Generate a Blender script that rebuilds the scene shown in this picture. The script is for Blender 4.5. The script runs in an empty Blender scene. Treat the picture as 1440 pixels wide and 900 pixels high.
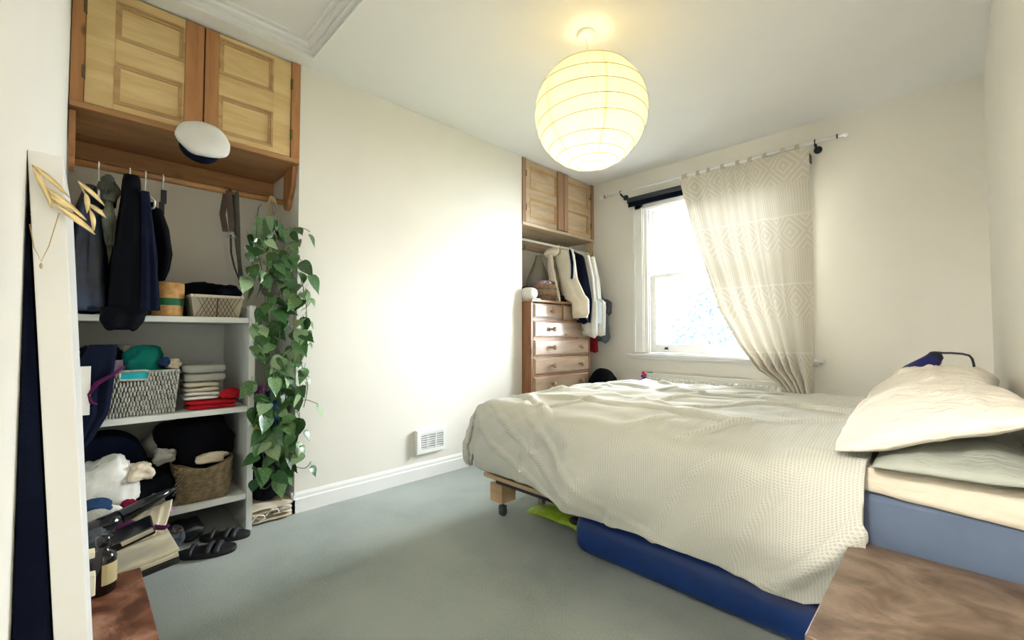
import bpy, bmesh, math, random
from math import sin, cos, pi, radians, hypot
from mathutils import Vector, Matrix, Euler, noise
random.seed(7)
PI = pi
C = bpy.context.scene.collection
S = bpy.context.scene

# ------------------------------------------------------------------ camera, sky, exposure
cam_d = bpy.data.cameras.new('camera'); cam = bpy.data.objects.new('camera', cam_d); C.objects.link(cam)
YAW, PITCH = 0.78893, 0.0326436
cam.location = (2.728, 0.178, 1.04)
cam.rotation_euler = (PI / 2 + PITCH, 0, YAW)
cam_d.sensor_fit = 'HORIZONTAL'; cam_d.sensor_width = 36.0
cam_d.lens = 615.08 / 1440 * 36.0
cam_d.clip_start = 0.01; cam_d.clip_end = 200
S.camera = cam
S.view_settings.view_transform = 'Standard'; S.view_settings.look = 'None'
S.view_settings.gamma = 1.0; S.view_settings.exposure = 2.5
S.view_settings.use_curve_mapping = False
W = bpy.data.worlds.new('sky'); S.world = W; W.use_nodes = True
wb = W.node_tree.nodes['Background']; wb.inputs[0].default_value = (0.92, 0.95, 1.0, 1); wb.inputs[1].default_value = 15.0

def area_light(name, loc, rot, sx, sy, power, col, portal=False):
    l = bpy.data.lights.new(name, 'AREA'); l.shape = 'RECTANGLE'; l.size = sx; l.size_y = sy
    l.energy = power; l.color = col
    o = bpy.data.objects.new(name, l); C.objects.link(o); o.location = loc; o.rotation_euler = rot
    if portal: l.cycles.is_portal = True
    return o
area_light('window_portal', (1.24, 4.33, 1.6), (-PI / 2, 0, 0), 1.25, 1.5, 1, (1, 1, 1), True)
def point_light(name, loc, power, col, rad):
    l = bpy.data.lights.new(name, 'POINT'); l.energy = power; l.color = col; l.shadow_soft_size = rad
    o = bpy.data.objects.new(name, l); C.objects.link(o); o.location = loc; return o
point_light('lantern_bulb_light', (1.405, 2.075, 2.09), 2.0, (1.0, 0.80, 0.44), 0.045)
point_light('hallway_fill_light', (2.5, -0.85, 2.2), 40, (1.0, 0.95, 0.87), 0.12)  # unseen hallway lamp, added as fill from the camera side

# ------------------------------------------------------------------ materials
def node_mat(name):
    m = bpy.data.materials.new(name); m.use_nodes = True
    nt = m.node_tree; b = nt.nodes['Principled BSDF']; return m, nt, b
def N(nt, t, **kw):
    n = nt.nodes.new(t)
    for k, v in kw.items():
        if k in n.inputs.keys(): n.inputs[k].default_value = v
        else: setattr(n, k, v)
    return n
def coords(nt, kind='Object', scale=(1, 1, 1), rot=(0, 0, 0)):
    tc = nt.nodes.new('ShaderNodeTexCoord'); mp = nt.nodes.new('ShaderNodeMapping')
    mp.inputs['Scale'].default_value = scale; mp.inputs['Rotation'].default_value = rot
    nt.links.new(tc.outputs[kind], mp.inputs[0]); return mp.outputs[0]
def ramp(nt, fac, stops):
    r = nt.nodes.new('ShaderNodeValToRGB'); e = r.color_ramp.elements
    while len(e) < len(stops): e.new(0.5)
    for i, (p, c) in enumerate(stops): e[i].position = p; e[i].color = (*c, 1)
    nt.links.new(fac, r.inputs[0]); return r.outputs[0]
def add_bump(nt, b, h, strength, dist):
    bp = nt.nodes.new('ShaderNodeBump'); bp.inputs['Strength'].default_value = strength; bp.inputs['Distance'].default_value = dist
    nt.links.new(h, bp.inputs['Height']); nt.links.new(bp.outputs[0], b.inputs['Normal']); return bp
def plain(name, col, rough=0.6, metal=0.0, nscale=25, var=0.06, bump=0.0, bdist=0.002, sheen=0, kind='Object'):
    m, nt, b = node_mat(name)
    v = coords(nt, kind)
    n = N(nt, 'ShaderNodeTexNoise', Scale=nscale, Detail=4.0); nt.links.new(v, n.inputs['Vector'])
    lo = tuple(max(0, c * (1 - var)) for c in col); hi = tuple(min(1, c * (1 + var)) for c in col)
    nt.links.new(ramp(nt, n.outputs['Fac'], [(0.3, lo), (0.7, hi)]), b.inputs['Base Color'])
    b.inputs['Roughness'].default_value = rough; b.inputs['Metallic'].default_value = metal
    if sheen: b.inputs['Sheen Weight'].default_value = sheen
    if bump: add_bump(nt, b, n.outputs['Fac'], bump, bdist)
    return m
def cloth(name, col, var=0.12, rough=0.95, bump=0.35, weave=350):
    m, nt, b = node_mat(name)
    v = coords(nt)
    n = N(nt, 'ShaderNodeTexNoise', Scale=6.0, Detail=5.0); nt.links.new(v, n.inputs['Vector'])
    lo = tuple(c * (1 - var) for c in col); hi = tuple(min(1, c * (1 + var)) for c in col)
    nt.links.new(ramp(nt, n.outputs['Fac'], [(0.3, lo), (0.7, hi)]), b.inputs['Base Color'])
    b.inputs['Roughness'].default_value = rough; b.inputs['Specular IOR Level'].default_value = 0.12 if rough > 0.6 else 0.5
    n2 = N(nt, 'ShaderNodeTexNoise', Scale=float(weave), Detail=2.0); nt.links.new(v, n2.inputs['Vector'])
    n3 = N(nt, 'ShaderNodeTexNoise', Scale=28.0, Detail=4.0); nt.links.new(v, n3.inputs['Vector'])
    mx = N(nt, 'ShaderNodeMath', operation='MULTIPLY_ADD'); mx.inputs[1].default_value = 4.0
    nt.links.new(n3.outputs['Fac'], mx.inputs[0]); nt.links.new(n2.outputs['Fac'], mx.inputs[2])
    add_bump(nt, b, mx.outputs[0], bump, 0.0015)
    return m
def wood(name, light, dark, axis='y', scale=9, rough=0.5, knots=True, stretch=0.12, knotcol=None, kscale=2.6):
    m, nt, b = node_mat(name)
    sc = [1, 1, 1]; sc['xyz'.index(axis)] = stretch
    v = coords(nt, 'Object', tuple(sc))
    n = N(nt, 'ShaderNodeTexNoise', Scale=scale * 2.0, Detail=6.0, Distortion=0.6); nt.links.new(v, n.inputs['Vector'])
    w = N(nt, 'ShaderNodeTexNoise', Scale=scale * 11.0, Detail=3.0, Distortion=0.3); nt.links.new(v, w.inputs['Vector'])
    ad = N(nt, 'ShaderNodeMath', operation='MULTIPLY_ADD'); ad.inputs[1].default_value = 0.35
    nt.links.new(w.outputs['Fac'], ad.inputs[0]); nt.links.new(n.outputs['Fac'], ad.inputs[2])
    col = ramp(nt, ad.outputs[0], [(0.45, dark), (0.82, light)])
    if knots:
        v2 = coords(nt, 'Object', tuple(0.45 if a == axis else 1.0 for a in 'xyz'))
        k = N(nt, 'ShaderNodeTexVoronoi', Scale=kscale * 2.2); nt.links.new(v2, k.inputs['Vector'])
        kr = ramp(nt, k.outputs['Distance'], [(0.045, (1, 1, 1)), (0.11, (0, 0, 0))])
        mix = nt.nodes.new('ShaderNodeMix'); mix.data_type = 'RGBA'
        nt.links.new(kr, mix.inputs[0]); nt.links.new(col, mix.inputs[6])
        mix.inputs[7].default_value = (*(knotcol or tuple(c * 0.55 for c in dark)), 1)
        col = mix.outputs[2]
    nt.links.new(col, b.inputs['Base Color']); b.inputs['Roughness'].default_value = rough
    add_bump(nt, b, ad.outputs[0], 0.15, 0.002)
    return m

M = {}
M['wall'] = plain('wall_paint', (0.84, 0.81, 0.74), 0.85, nscale=3, var=0.012, bump=0.15, bdist=0.003)
M['ceiling'] = plain('ceiling_paint', (0.87, 0.86, 0.83), 0.9, nscale=3, var=0.01)
M['gloss'] = plain('white_gloss_paint', (0.88, 0.88, 0.86), 0.35, nscale=8, var=0.015)
M['shelfpaint'] = plain('grey_white_shelf_paint', (0.66, 0.68, 0.64), 0.55, nscale=8, var=0.04)
M['pine'] = wood('pale_pine', (0.80, 0.60, 0.30), (0.64, 0.43, 0.18), 'y', 7, 0.5)
M['pinez'] = wood('pale_pine_upright', (0.80, 0.60, 0.30), (0.64, 0.43, 0.18), 'z', 7, 0.5)
M['pineo'] = wood('orange_pine', (0.50, 0.24, 0.09), (0.34, 0.14, 0.05), 'z', 7, 0.45)
M['pineoy'] = wood('orange_pine_long', (0.48, 0.25, 0.10), (0.32, 0.15, 0.06), 'y', 7, 0.5)
M['pineg'] = wood('greyed_pine', (0.62, 0.48, 0.32), (0.42, 0.30, 0.18), 'y', 7, 0.5)
M['pinegz'] = wood('greyed_pine_upright', (0.40, 0.24, 0.14), (0.28, 0.15, 0.08), 'z', 7, 0.5)
M['pinef'] = wood('drawer_pine', (0.56, 0.43, 0.33), (0.42, 0.29, 0.20), 'y', 6, 0.3, kscale=3.5)
M['knobpine'] = wood('knob_pine', (0.50, 0.31, 0.20), (0.36, 0.20, 0.11), 'x', 9, 0.3, knots=False)
M['pineside'] = wood('chest_side_pine', (0.42, 0.20, 0.09), (0.25, 0.11, 0.05), 'z', 6, 0.4)
M['moulding'] = wood('dark_edge_pine', (0.62, 0.41, 0.19), (0.42, 0.25, 0.11), 'y', 9, 0.5, knots=False)
M['ply'] = wood('plywood_edge', (0.62, 0.43, 0.25), (0.45, 0.29, 0.15), 'x', 7, 0.6, knots=False)
M['greywood'] = wood('grey_wood', (0.30, 0.27, 0.24), (0.2, 0.18, 0.16), 'x', 7, 0.7, knots=False)
M['black'] = cloth('black_fabric', (0.0035, 0.004, 0.0065))
M['navy'] = cloth('navy_fabric', (0.005, 0.008, 0.022), var=0.35)
M['navyl'] = cloth('shiny_navy_fabric', (0.010, 0.018, 0.045), var=0.8, rough=0.4, bump=0.6)
M['fur'] = cloth('grey_fur', (0.10, 0.105, 0.08), var=0.8, bump=1.0, weave=90)
M['teal'] = cloth('teal_fabric', (0.012, 0.24, 0.20))
M['tealb'] = cloth('bright_teal_fabric', (0.03, 0.42, 0.46))
M['red'] = cloth('red_fabric', (0.42, 0.012, 0.02))
M['maroon'] = cloth('maroon_fabric', (0.16, 0.006, 0.03))
M['purple'] = cloth('purple_fabric', (0.08, 0.01, 0.06))
M['denim'] = cloth('blue_fabric', (0.02, 0.05, 0.12))
M['whitec'] = cloth('white_fabric', (0.78, 0.77, 0.72), var=0.05)
M['creamc'] = cloth('cream_fabric', (0.74, 0.65, 0.50), var=0.08)
M['fleece'] = cloth('cream_fleece', (0.82, 0.74, 0.60), var=0.06, bump=0.8, weave=160)
M['greyc'] = cloth('grey_fabric', (0.40, 0.40, 0.36))
M['dgreyc'] = cloth('dark_grey_fabric', (0.07, 0.08, 0.09))
M['beigec'] = cloth('beige_fabric', (0.58, 0.53, 0.42))
M['patternc'] = cloth('patterned_fabric', (0.22, 0.16, 0.22), var=0.9)
M['floral'] = plain('floral_print', (0.06, 0.065, 0.09), 0.9, nscale=70, var=1.0)
M['lime'] = plain('lime_plastic', (0.32, 0.50, 0.03), 0.4, var=0.2)
M['blackp'] = plain('black_gloss_plastic', (0.006, 0.007, 0.010), 0.12, var=0.1)
M['blackm'] = plain('black_matt_rubber', (0.012, 0.012, 0.014), 0.55, var=0.2)
M['bluemat'] = plain('blue_vinyl', (0.004, 0.028, 0.15), 0.42, var=0.12, nscale=12, bump=0.1)
M['mattress'] = cloth('slate_blue_ticking', (0.125, 0.165, 0.245), var=0.12, weave=200)
M['gold'] = plain('gold_leaf', (0.80, 0.64, 0.34), 0.42, 0.6, nscale=60, var=0.2)
M['brass'] = plain('brass', (0.55, 0.42, 0.22), 0.4, 0.9)
M['hinge'] = plain('dull_brass_hinge', (0.16, 0.12, 0.06), 0.5, 0.6)
M['hanger'] = plain('white_plastic_hanger', (0.78, 0.77, 0.70), 0.4)
M['cord'] = cloth('cream_cord', (0.62, 0.50, 0.30), weave=500)
M['leather'] = plain('brown_leather', (0.075, 0.045, 0.03), 0.5, var=0.3)
M['oliveleather'] = plain('olive_strap', (0.05, 0.05, 0.035), 0.55, var=0.3)
M['steel'] = plain('steel', (0.35, 0.36, 0.38), 0.35, 0.9)
M['darkmetal'] = plain('dark_blue_metal', (0.02, 0.024, 0.034), 0.4, 0.4)
M['lampblue'] = plain('blue_enamel', (0.010, 0.013, 0.13), 0.3, 0.1)
M['radiator'] = plain('radiator_enamel', (0.80, 0.78, 0.70), 0.4, var=0.01)
M['slot'] = plain('shadow_grey_plastic', (0.10, 0.10, 0.13), 0.7)
M['paperw'] = plain('cream_card', (0.72, 0.66, 0.50), 0.7, nscale=12, var=0.08)
M['label'] = plain('cream_label', (0.55, 0.47, 0.25), 0.6)
M['amber'] = plain('dark_amber_glass', (0.012, 0.008, 0.010), 0.08)
M['skin_pink'] = plain('pink_plastic', (0.5, 0.12, 0.36), 0.4)
M['straw'] = wood('woven_straw', (0.62, 0.36, 0.13), (0.40, 0.21, 0.07), 'z', 30, 0.8, knots=False, stretch=1)
M['greenband'] = plain('green_band', (0.01, 0.12, 0.05), 0.8)
M['wicker'] = plain('grey_wicker', (0.42, 0.42, 0.37), 0.75, nscale=60, var=0.35)
M['wickerdark'] = plain('wicker_backing', (0.055, 0.055, 0.04), 0.9, nscale=40, var=0.4)
M['seagrass'] = plain('brown_seagrass', (0.22, 0.16, 0.085), 0.8, nscale=40, var=0.4)
M['seagrassd'] = plain('dark_seagrass', (0.10, 0.07, 0.035), 0.9, nscale=40, var=0.3)
M['lining'] = cloth('beige_lining', (0.40, 0.36, 0.27))
M['potc'] = plain('grey_pot', (0.14, 0.12, 0.10), 0.7)
M['stem'] = plain('plant_stem', (0.08, 0.10, 0.03), 0.6)
M['basketw'] = plain('banded_basket', (0.30, 0.17, 0.09), 0.8, nscale=50, var=0.3)
M['basketg'] = plain('grey_basket_band', (0.17, 0.15, 0.12), 0.8, nscale=50, var=0.3)
M['pinkred'] = plain('red_felt', (0.60, 0.02, 0.08), 0.9)
M['bluefelt'] = plain('blue_felt', (0.03, 0.08, 0.40), 0.9)
M['greenfelt'] = plain('green_felt', (0.05, 0.30, 0.22), 0.9)

# worn varnish for bedside table and bench
def worn(name, light, mid, dark, sc=5, rough=0.33):
    m, nt, b = node_mat(name)
    v = coords(nt, 'Object', (0.8, 1.0, 1))
    n = N(nt, 'ShaderNodeTexNoise', Scale=float(sc), Detail=8.0, Distortion=0.8, Roughness=0.62); nt.links.new(v, n.inputs['Vector'])
    g = N(nt, 'ShaderNodeTexNoise', Scale=60.0, Detail=3.0); nt.links.new(coords(nt, 'Object', (0.1, 1, 1)), g.inputs['Vector'])
    a = N(nt, 'ShaderNodeMath', operation='MULTIPLY_ADD'); a.inputs[1].default_value = 0.07
    nt.links.new(g.outputs['Fac'], a.inputs[0]); nt.links.new(n.outputs['Fac'], a.inputs[2])
    nt.links.new(ramp(nt, a.outputs[0], [(0.40, dark), (0.52, mid), (0.72, light)]), b.inputs['Base Color'])
    rr = ramp(nt, n.outputs['Fac'], [(0.3, (rough,) * 3), (0.7, (rough + 0.25,) * 3)])
    nt.links.new(rr, b.inputs['Roughness'])
    add_bump(nt, b, a.outputs[0], 0.1, 0.001)
    return m
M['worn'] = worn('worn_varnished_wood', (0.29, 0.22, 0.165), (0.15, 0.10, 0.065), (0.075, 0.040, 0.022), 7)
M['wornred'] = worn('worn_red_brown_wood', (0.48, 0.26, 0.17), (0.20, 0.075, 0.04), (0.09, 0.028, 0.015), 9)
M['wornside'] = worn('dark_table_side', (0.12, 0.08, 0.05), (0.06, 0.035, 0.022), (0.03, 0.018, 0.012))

# carpet
m, nt, b = node_mat('grey_green_carpet')
v = coords(nt)
n = N(nt, 'ShaderNodeTexNoise', Scale=170.0, Detail=4.0, Roughness=0.7); nt.links.new(v, n.inputs['Vector'])
n2 = N(nt, 'ShaderNodeTexNoise', Scale=1.6, Detail=4.0); nt.links.new(v, n2.inputs['Vector'])
a = N(nt, 'ShaderNodeMath', operation='MULTIPLY_ADD'); a.inputs[1].default_value = 0.9
nt.links.new(n.outputs['Fac'], a.inputs[0]); nt.links.new(n2.outputs['Fac'], a.inputs[2])
nt.links.new(ramp(nt, a.outputs[0], [(0.68, (0.19, 0.235, 0.22)), (1.0, (0.34, 0.385, 0.355))]), b.inputs['Base Color'])
b.inputs['Roughness'].default_value = 1.0; b.inputs['Sheen Weight'].default_value = 0.25
add_bump(nt, b, n.outputs['Fac'], 0.6, 0.004)
M['carpet'] = m

# waffle bedspread (needs uv in metres)
def waffle(name, col, cell=0.0092):
    m, nt, b = node_mat(name)
    tc = nt.nodes.new('ShaderNodeTexCoord'); sp = nt.nodes.new('ShaderNodeSeparateXYZ'); nt.links.new(tc.outputs['UV'], sp.inputs[0])
    outs = []
    for i, k in ((0, 1.0), (1, 0.8)):
        mu = N(nt, 'ShaderNodeMath', operation='MULTIPLY'); mu.inputs[1].default_value = 2 * PI / (cell * k); nt.links.new(sp.outputs[i], mu.inputs[0])
        sn = N(nt, 'ShaderNodeMath', operation='SINE'); nt.links.new(mu.outputs[0], sn.inputs[0]); outs.append(sn.outputs[0])
    mxx = N(nt, 'ShaderNodeMath', operation='MAXIMUM'); nt.links.new(outs[0], mxx.inputs[0]); nt.links.new(outs[1], mxx.inputs[1])
    nz = N(nt, 'ShaderNodeTexNoise', Scale=5.0, Detail=5.0); nt.links.new(tc.outputs['Object'], nz.inputs['Vector'])
    dark = tuple(c * 0.80 for c in col)
    cr = ramp(nt, mxx.outputs[0], [(0.0, dark), (0.75, col)])
    nt.links.new(cr, b.inputs['Base Color']); b.inputs['Roughness'].default_value = 0.95
    add_bump(nt, b, mxx.outputs[0], 0.5, 0.0012)
    return m
M['waffle'] = waffle('waffle_cotton', (0.64, 0.645, 0.59))

# crinkled pillow cotton
def crinkle(name, col, s=1.0):
    m, nt, b = node_mat(name)
    v = coords(nt, 'Object', (0.55, 1.3, 1.0), (0, 0, 0.5))
    n = N(nt, 'ShaderNodeTexNoise', Scale=30.0, Detail=5.0, Distortion=0.9); nt.links.new(v, n.inputs['Vector'])
    nt.links.new(ramp(nt, n.outputs['Fac'], [(0.3, tuple(c * 0.93 for c in col)), (0.7, col)]), b.inputs['Base Color'])
    b.inputs['Roughness'].default_value = 0.95; add_bump(nt, b, n.outputs['Fac'], s, 0.012)
    return m
M['pillow'] = crinkle('cream_crinkle_cotton', (0.84, 0.79, 0.69))
M['greypillow'] = crinkle('grey_green_cotton', (0.42, 0.45, 0.40), 0.35)
M['sheet'] = crinkle('cream_sheet', (0.76, 0.70, 0.58), 0.4)

# curtain: translucent, woven diamonds and stripes in uv (u = width in m, v = height in m)
m = bpy.data.materials.new('woven_curtain'); m.use_nodes = True; nt = m.node_tree
for nn in list(nt.nodes):
    if nn.type == 'BSDF_PRINCIPLED': nt.nodes.remove(nn)
out = nt.nodes['Material Output']
tc = nt.nodes.new('ShaderNodeTexCoord'); sp = nt.nodes.new('ShaderNodeSeparateXYZ'); nt.links.new(tc.outputs['UV'], sp.inputs[0])
def mth(op, a, b=None, c=None):
    n = nt.nodes.new('ShaderNodeMath'); n.operation = op
    for i, x in enumerate((a, b, c)):
        if x is None: continue
        if isinstance(x, (int, float)): n.inputs[i].default_value = x
        else: nt.links.new(x, n.inputs[i])
    return n.outputs[0]
U, V = sp.outputs[0], sp.outputs[1]
def tri(x, per):
    f = mth('FRACT', mth('DIVIDE', x, per)); return mth('MULTIPLY', mth('ABSOLUTE', mth('SUBTRACT', f, 0.5)), 2.0)
dia = mth('ADD', tri(U, 0.26), tri(V, 0.26))
ringd = mth('FRACT', mth('MULTIPLY', dia, 2.5))
ring = mth('LESS_THAN', ringd, 0.30)
band = mth('FRACT', mth('DIVIDE', V, 0.52))
isdia = mth('LESS_THAN', band, 0.5)
stripe = mth('LESS_THAN', mth('FRACT', mth('DIVIDE', U, 0.021)), 0.35)
hl = mth('LESS_THAN', mth('ABSOLUTE', mth('SUBTRACT', band, 0.5)), 0.016)
pat = mth('ADD', mth('MULTIPLY', ring, isdia), mth('MULTIPLY', stripe, mth('SUBTRACT', 1.0, isdia)))
pat = mth('MINIMUM', mth('ADD', pat, hl), 1.0)
wv = N(nt, 'ShaderNodeTexNoise', Scale=170.0, Detail=2.0); nt.links.new(tc.outputs['UV'], wv.inputs['Vector'])
pf = mth('ADD', mth('MULTIPLY', pat, 0.65), mth('MULTIPLY', wv.outputs['Fac'], 0.35))
col = ramp(nt, pf, [(0.15, (0.66, 0.61, 0.52)), (0.80, (0.76, 0.72, 0.63))])
d = nt.nodes.new('ShaderNodeBsdfDiffuse'); t = nt.nodes.new('ShaderNodeBsdfTranslucent'); mx = nt.nodes.new('ShaderNodeMixShader')
mx.inputs[0].default_value = 0.045
nt.links.new(col, d.inputs[0]); nt.links.new(col, t.inputs[0])
bp = nt.nodes.new('ShaderNodeBump'); bp.inputs['Strength'].default_value = 0.4; bp.inputs['Distance'].default_value = 0.002
nt.links.new(pf, bp.inputs['Height']); nt.links.new(bp.outputs[0], d.inputs['Normal'])
nt.links.new(d.outputs[0], mx.inputs[1]); nt.links.new(t.outputs[0], mx.inputs[2]); nt.links.new(mx.outputs[0], out.inputs[0])
M['curtain'] = m

# paper lantern: translucent paper
m = bpy.data.materials.new('rice_paper'); m.use_nodes = True; nt = m.node_tree
for nn in list(nt.nodes):
    if nn.type == 'BSDF_PRINCIPLED': nt.nodes.remove(nn)
out = nt.nodes['Material Output']
tc = nt.nodes.new('ShaderNodeTexCoord')
nz = N(nt, 'ShaderNodeTexNoise', Scale=14.0, Detail=6.0); nt.links.new(tc.outputs['Object'], nz.inputs['Vector'])
col = ramp(nt, nz.outputs['Fac'], [(0.3, (0.80, 0.75, 0.55)), (0.7, (0.86, 0.82, 0.64))])
d = nt.nodes.new('ShaderNodeBsdfDiffuse'); t = nt.nodes.new('ShaderNodeBsdfTranslucent'); mx = nt.nodes.new('ShaderNodeMixShader')
mx.inputs[0].default_value = 0.34
nt.links.new(col, d.inputs[0]); nt.links.new(col, t.inputs[0])
nt.links.new(d.outputs[0], mx.inputs[1]); nt.links.new(t.outputs[0], mx.inputs[2]); nt.links.new(mx.outputs[0], out.inputs[0])
M['paper'] = m
m, nt, b = node_mat('glowing_bulb'); b.inputs['Emission Color'].default_value = (1, 0.86, 0.55, 1); b.inputs['Emission Strength'].default_value = 6
M['bulb'] = m
m, nt, b = node_mat('window_glass')
nt.nodes.remove(b); g = nt.nodes.new('ShaderNodeBsdfTransparent'); gl = nt.nodes.new('ShaderNodeBsdfGlossy'); gl.inputs['Roughness'].default_value = 0.02
fr = nt.nodes.new('ShaderNodeFresnel'); mx = nt.nodes.new('ShaderNodeMixShader')
g.inputs[0].default_value = (0.97, 0.99, 0.99, 1)
nt.links.new(fr.outputs[0], mx.inputs[0]); nt.links.new(g.outputs[0], mx.inputs[1]); nt.links.new(gl.outputs[0], mx.inputs[2]); nt.links.new(mx.outputs[0], nt.nodes['Material Output'].inputs[0])
M['glass'] = m
m, nt, b = node_mat('clear_glassware'); b.inputs['Transmission Weight'].default_value = 0.85; b.inputs['Roughness'].default_value = 0.08; b.inputs['Base Color'].default_value = (0.8, 0.78, 0.7, 1)
M['glassware'] = m

# leaf: green with paler marbling, random per object
m, nt, b = node_mat('pothos_leaf')
oi = nt.nodes.new('ShaderNodeObjectInfo')
nz = N(nt, 'ShaderNodeTexNoise', Scale=22.0, Detail=3.0, noise_dimensions='4D'); nt.links.new(coords(nt), nz.inputs['Vector'])
r10 = N(nt, 'ShaderNodeMath', operation='MULTIPLY'); r10.inputs[1].default_value = 30; nt.links.new(oi.outputs['Random'], r10.inputs[0]); nt.links.new(r10.outputs[0], nz.inputs['W'])
a = N(nt, 'ShaderNodeMath', operation='MULTIPLY_ADD'); a.inputs[1].default_value = 0.28
nt.links.new(oi.outputs['Random'], a.inputs[0]); nt.links.new(nz.outputs['Fac'], a.inputs[2])
nt.links.new(ramp(nt, a.outputs[0], [(0.42, (0.018, 0.065, 0.018)), (0.66, (0.045, 0.14, 0.035)), (0.92, (0.20, 0.32, 0.13))]), b.inputs['Base Color'])
b.inputs['Roughness'].default_value = 0.30
M['leaf'] = m
M['leafpale'] = plain('pale_leaf', (0.26, 0.38, 0.20), 0.35, nscale=20, var=0.35)
M['leafyellow'] = plain('yellow_leaf', (0.50, 0.25, 0.03), 0.5, nscale=20, var=0.3)
# exterior
M['brick'] = plain('pale_brick', (0.085, 0.06, 0.05), 0.9, nscale=12, var=0.2)
M['roof'] = plain('slate_roof', (0.025, 0.035, 0.045), 0.8, nscale=10, var=0.15)
M['render'] = plain('white_render', (0.25, 0.26, 0.27), 0.9)
M['darkglass'] = plain('dark_window_glass', (0.02, 0.035, 0.045), 0.3)
M['foliage'] = plain('tree_leaves', (0.012, 0.036, 0.040), 0.7, nscale=5, var=0.4)
M['bark'] = plain('tree_bark', (0.14, 0.12, 0.09), 0.9)
M['lawn'] = plain('garden_lawn', (0.05, 0.07, 0.035), 0.9)
M['woodkind'] = M['pineoy']

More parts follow.
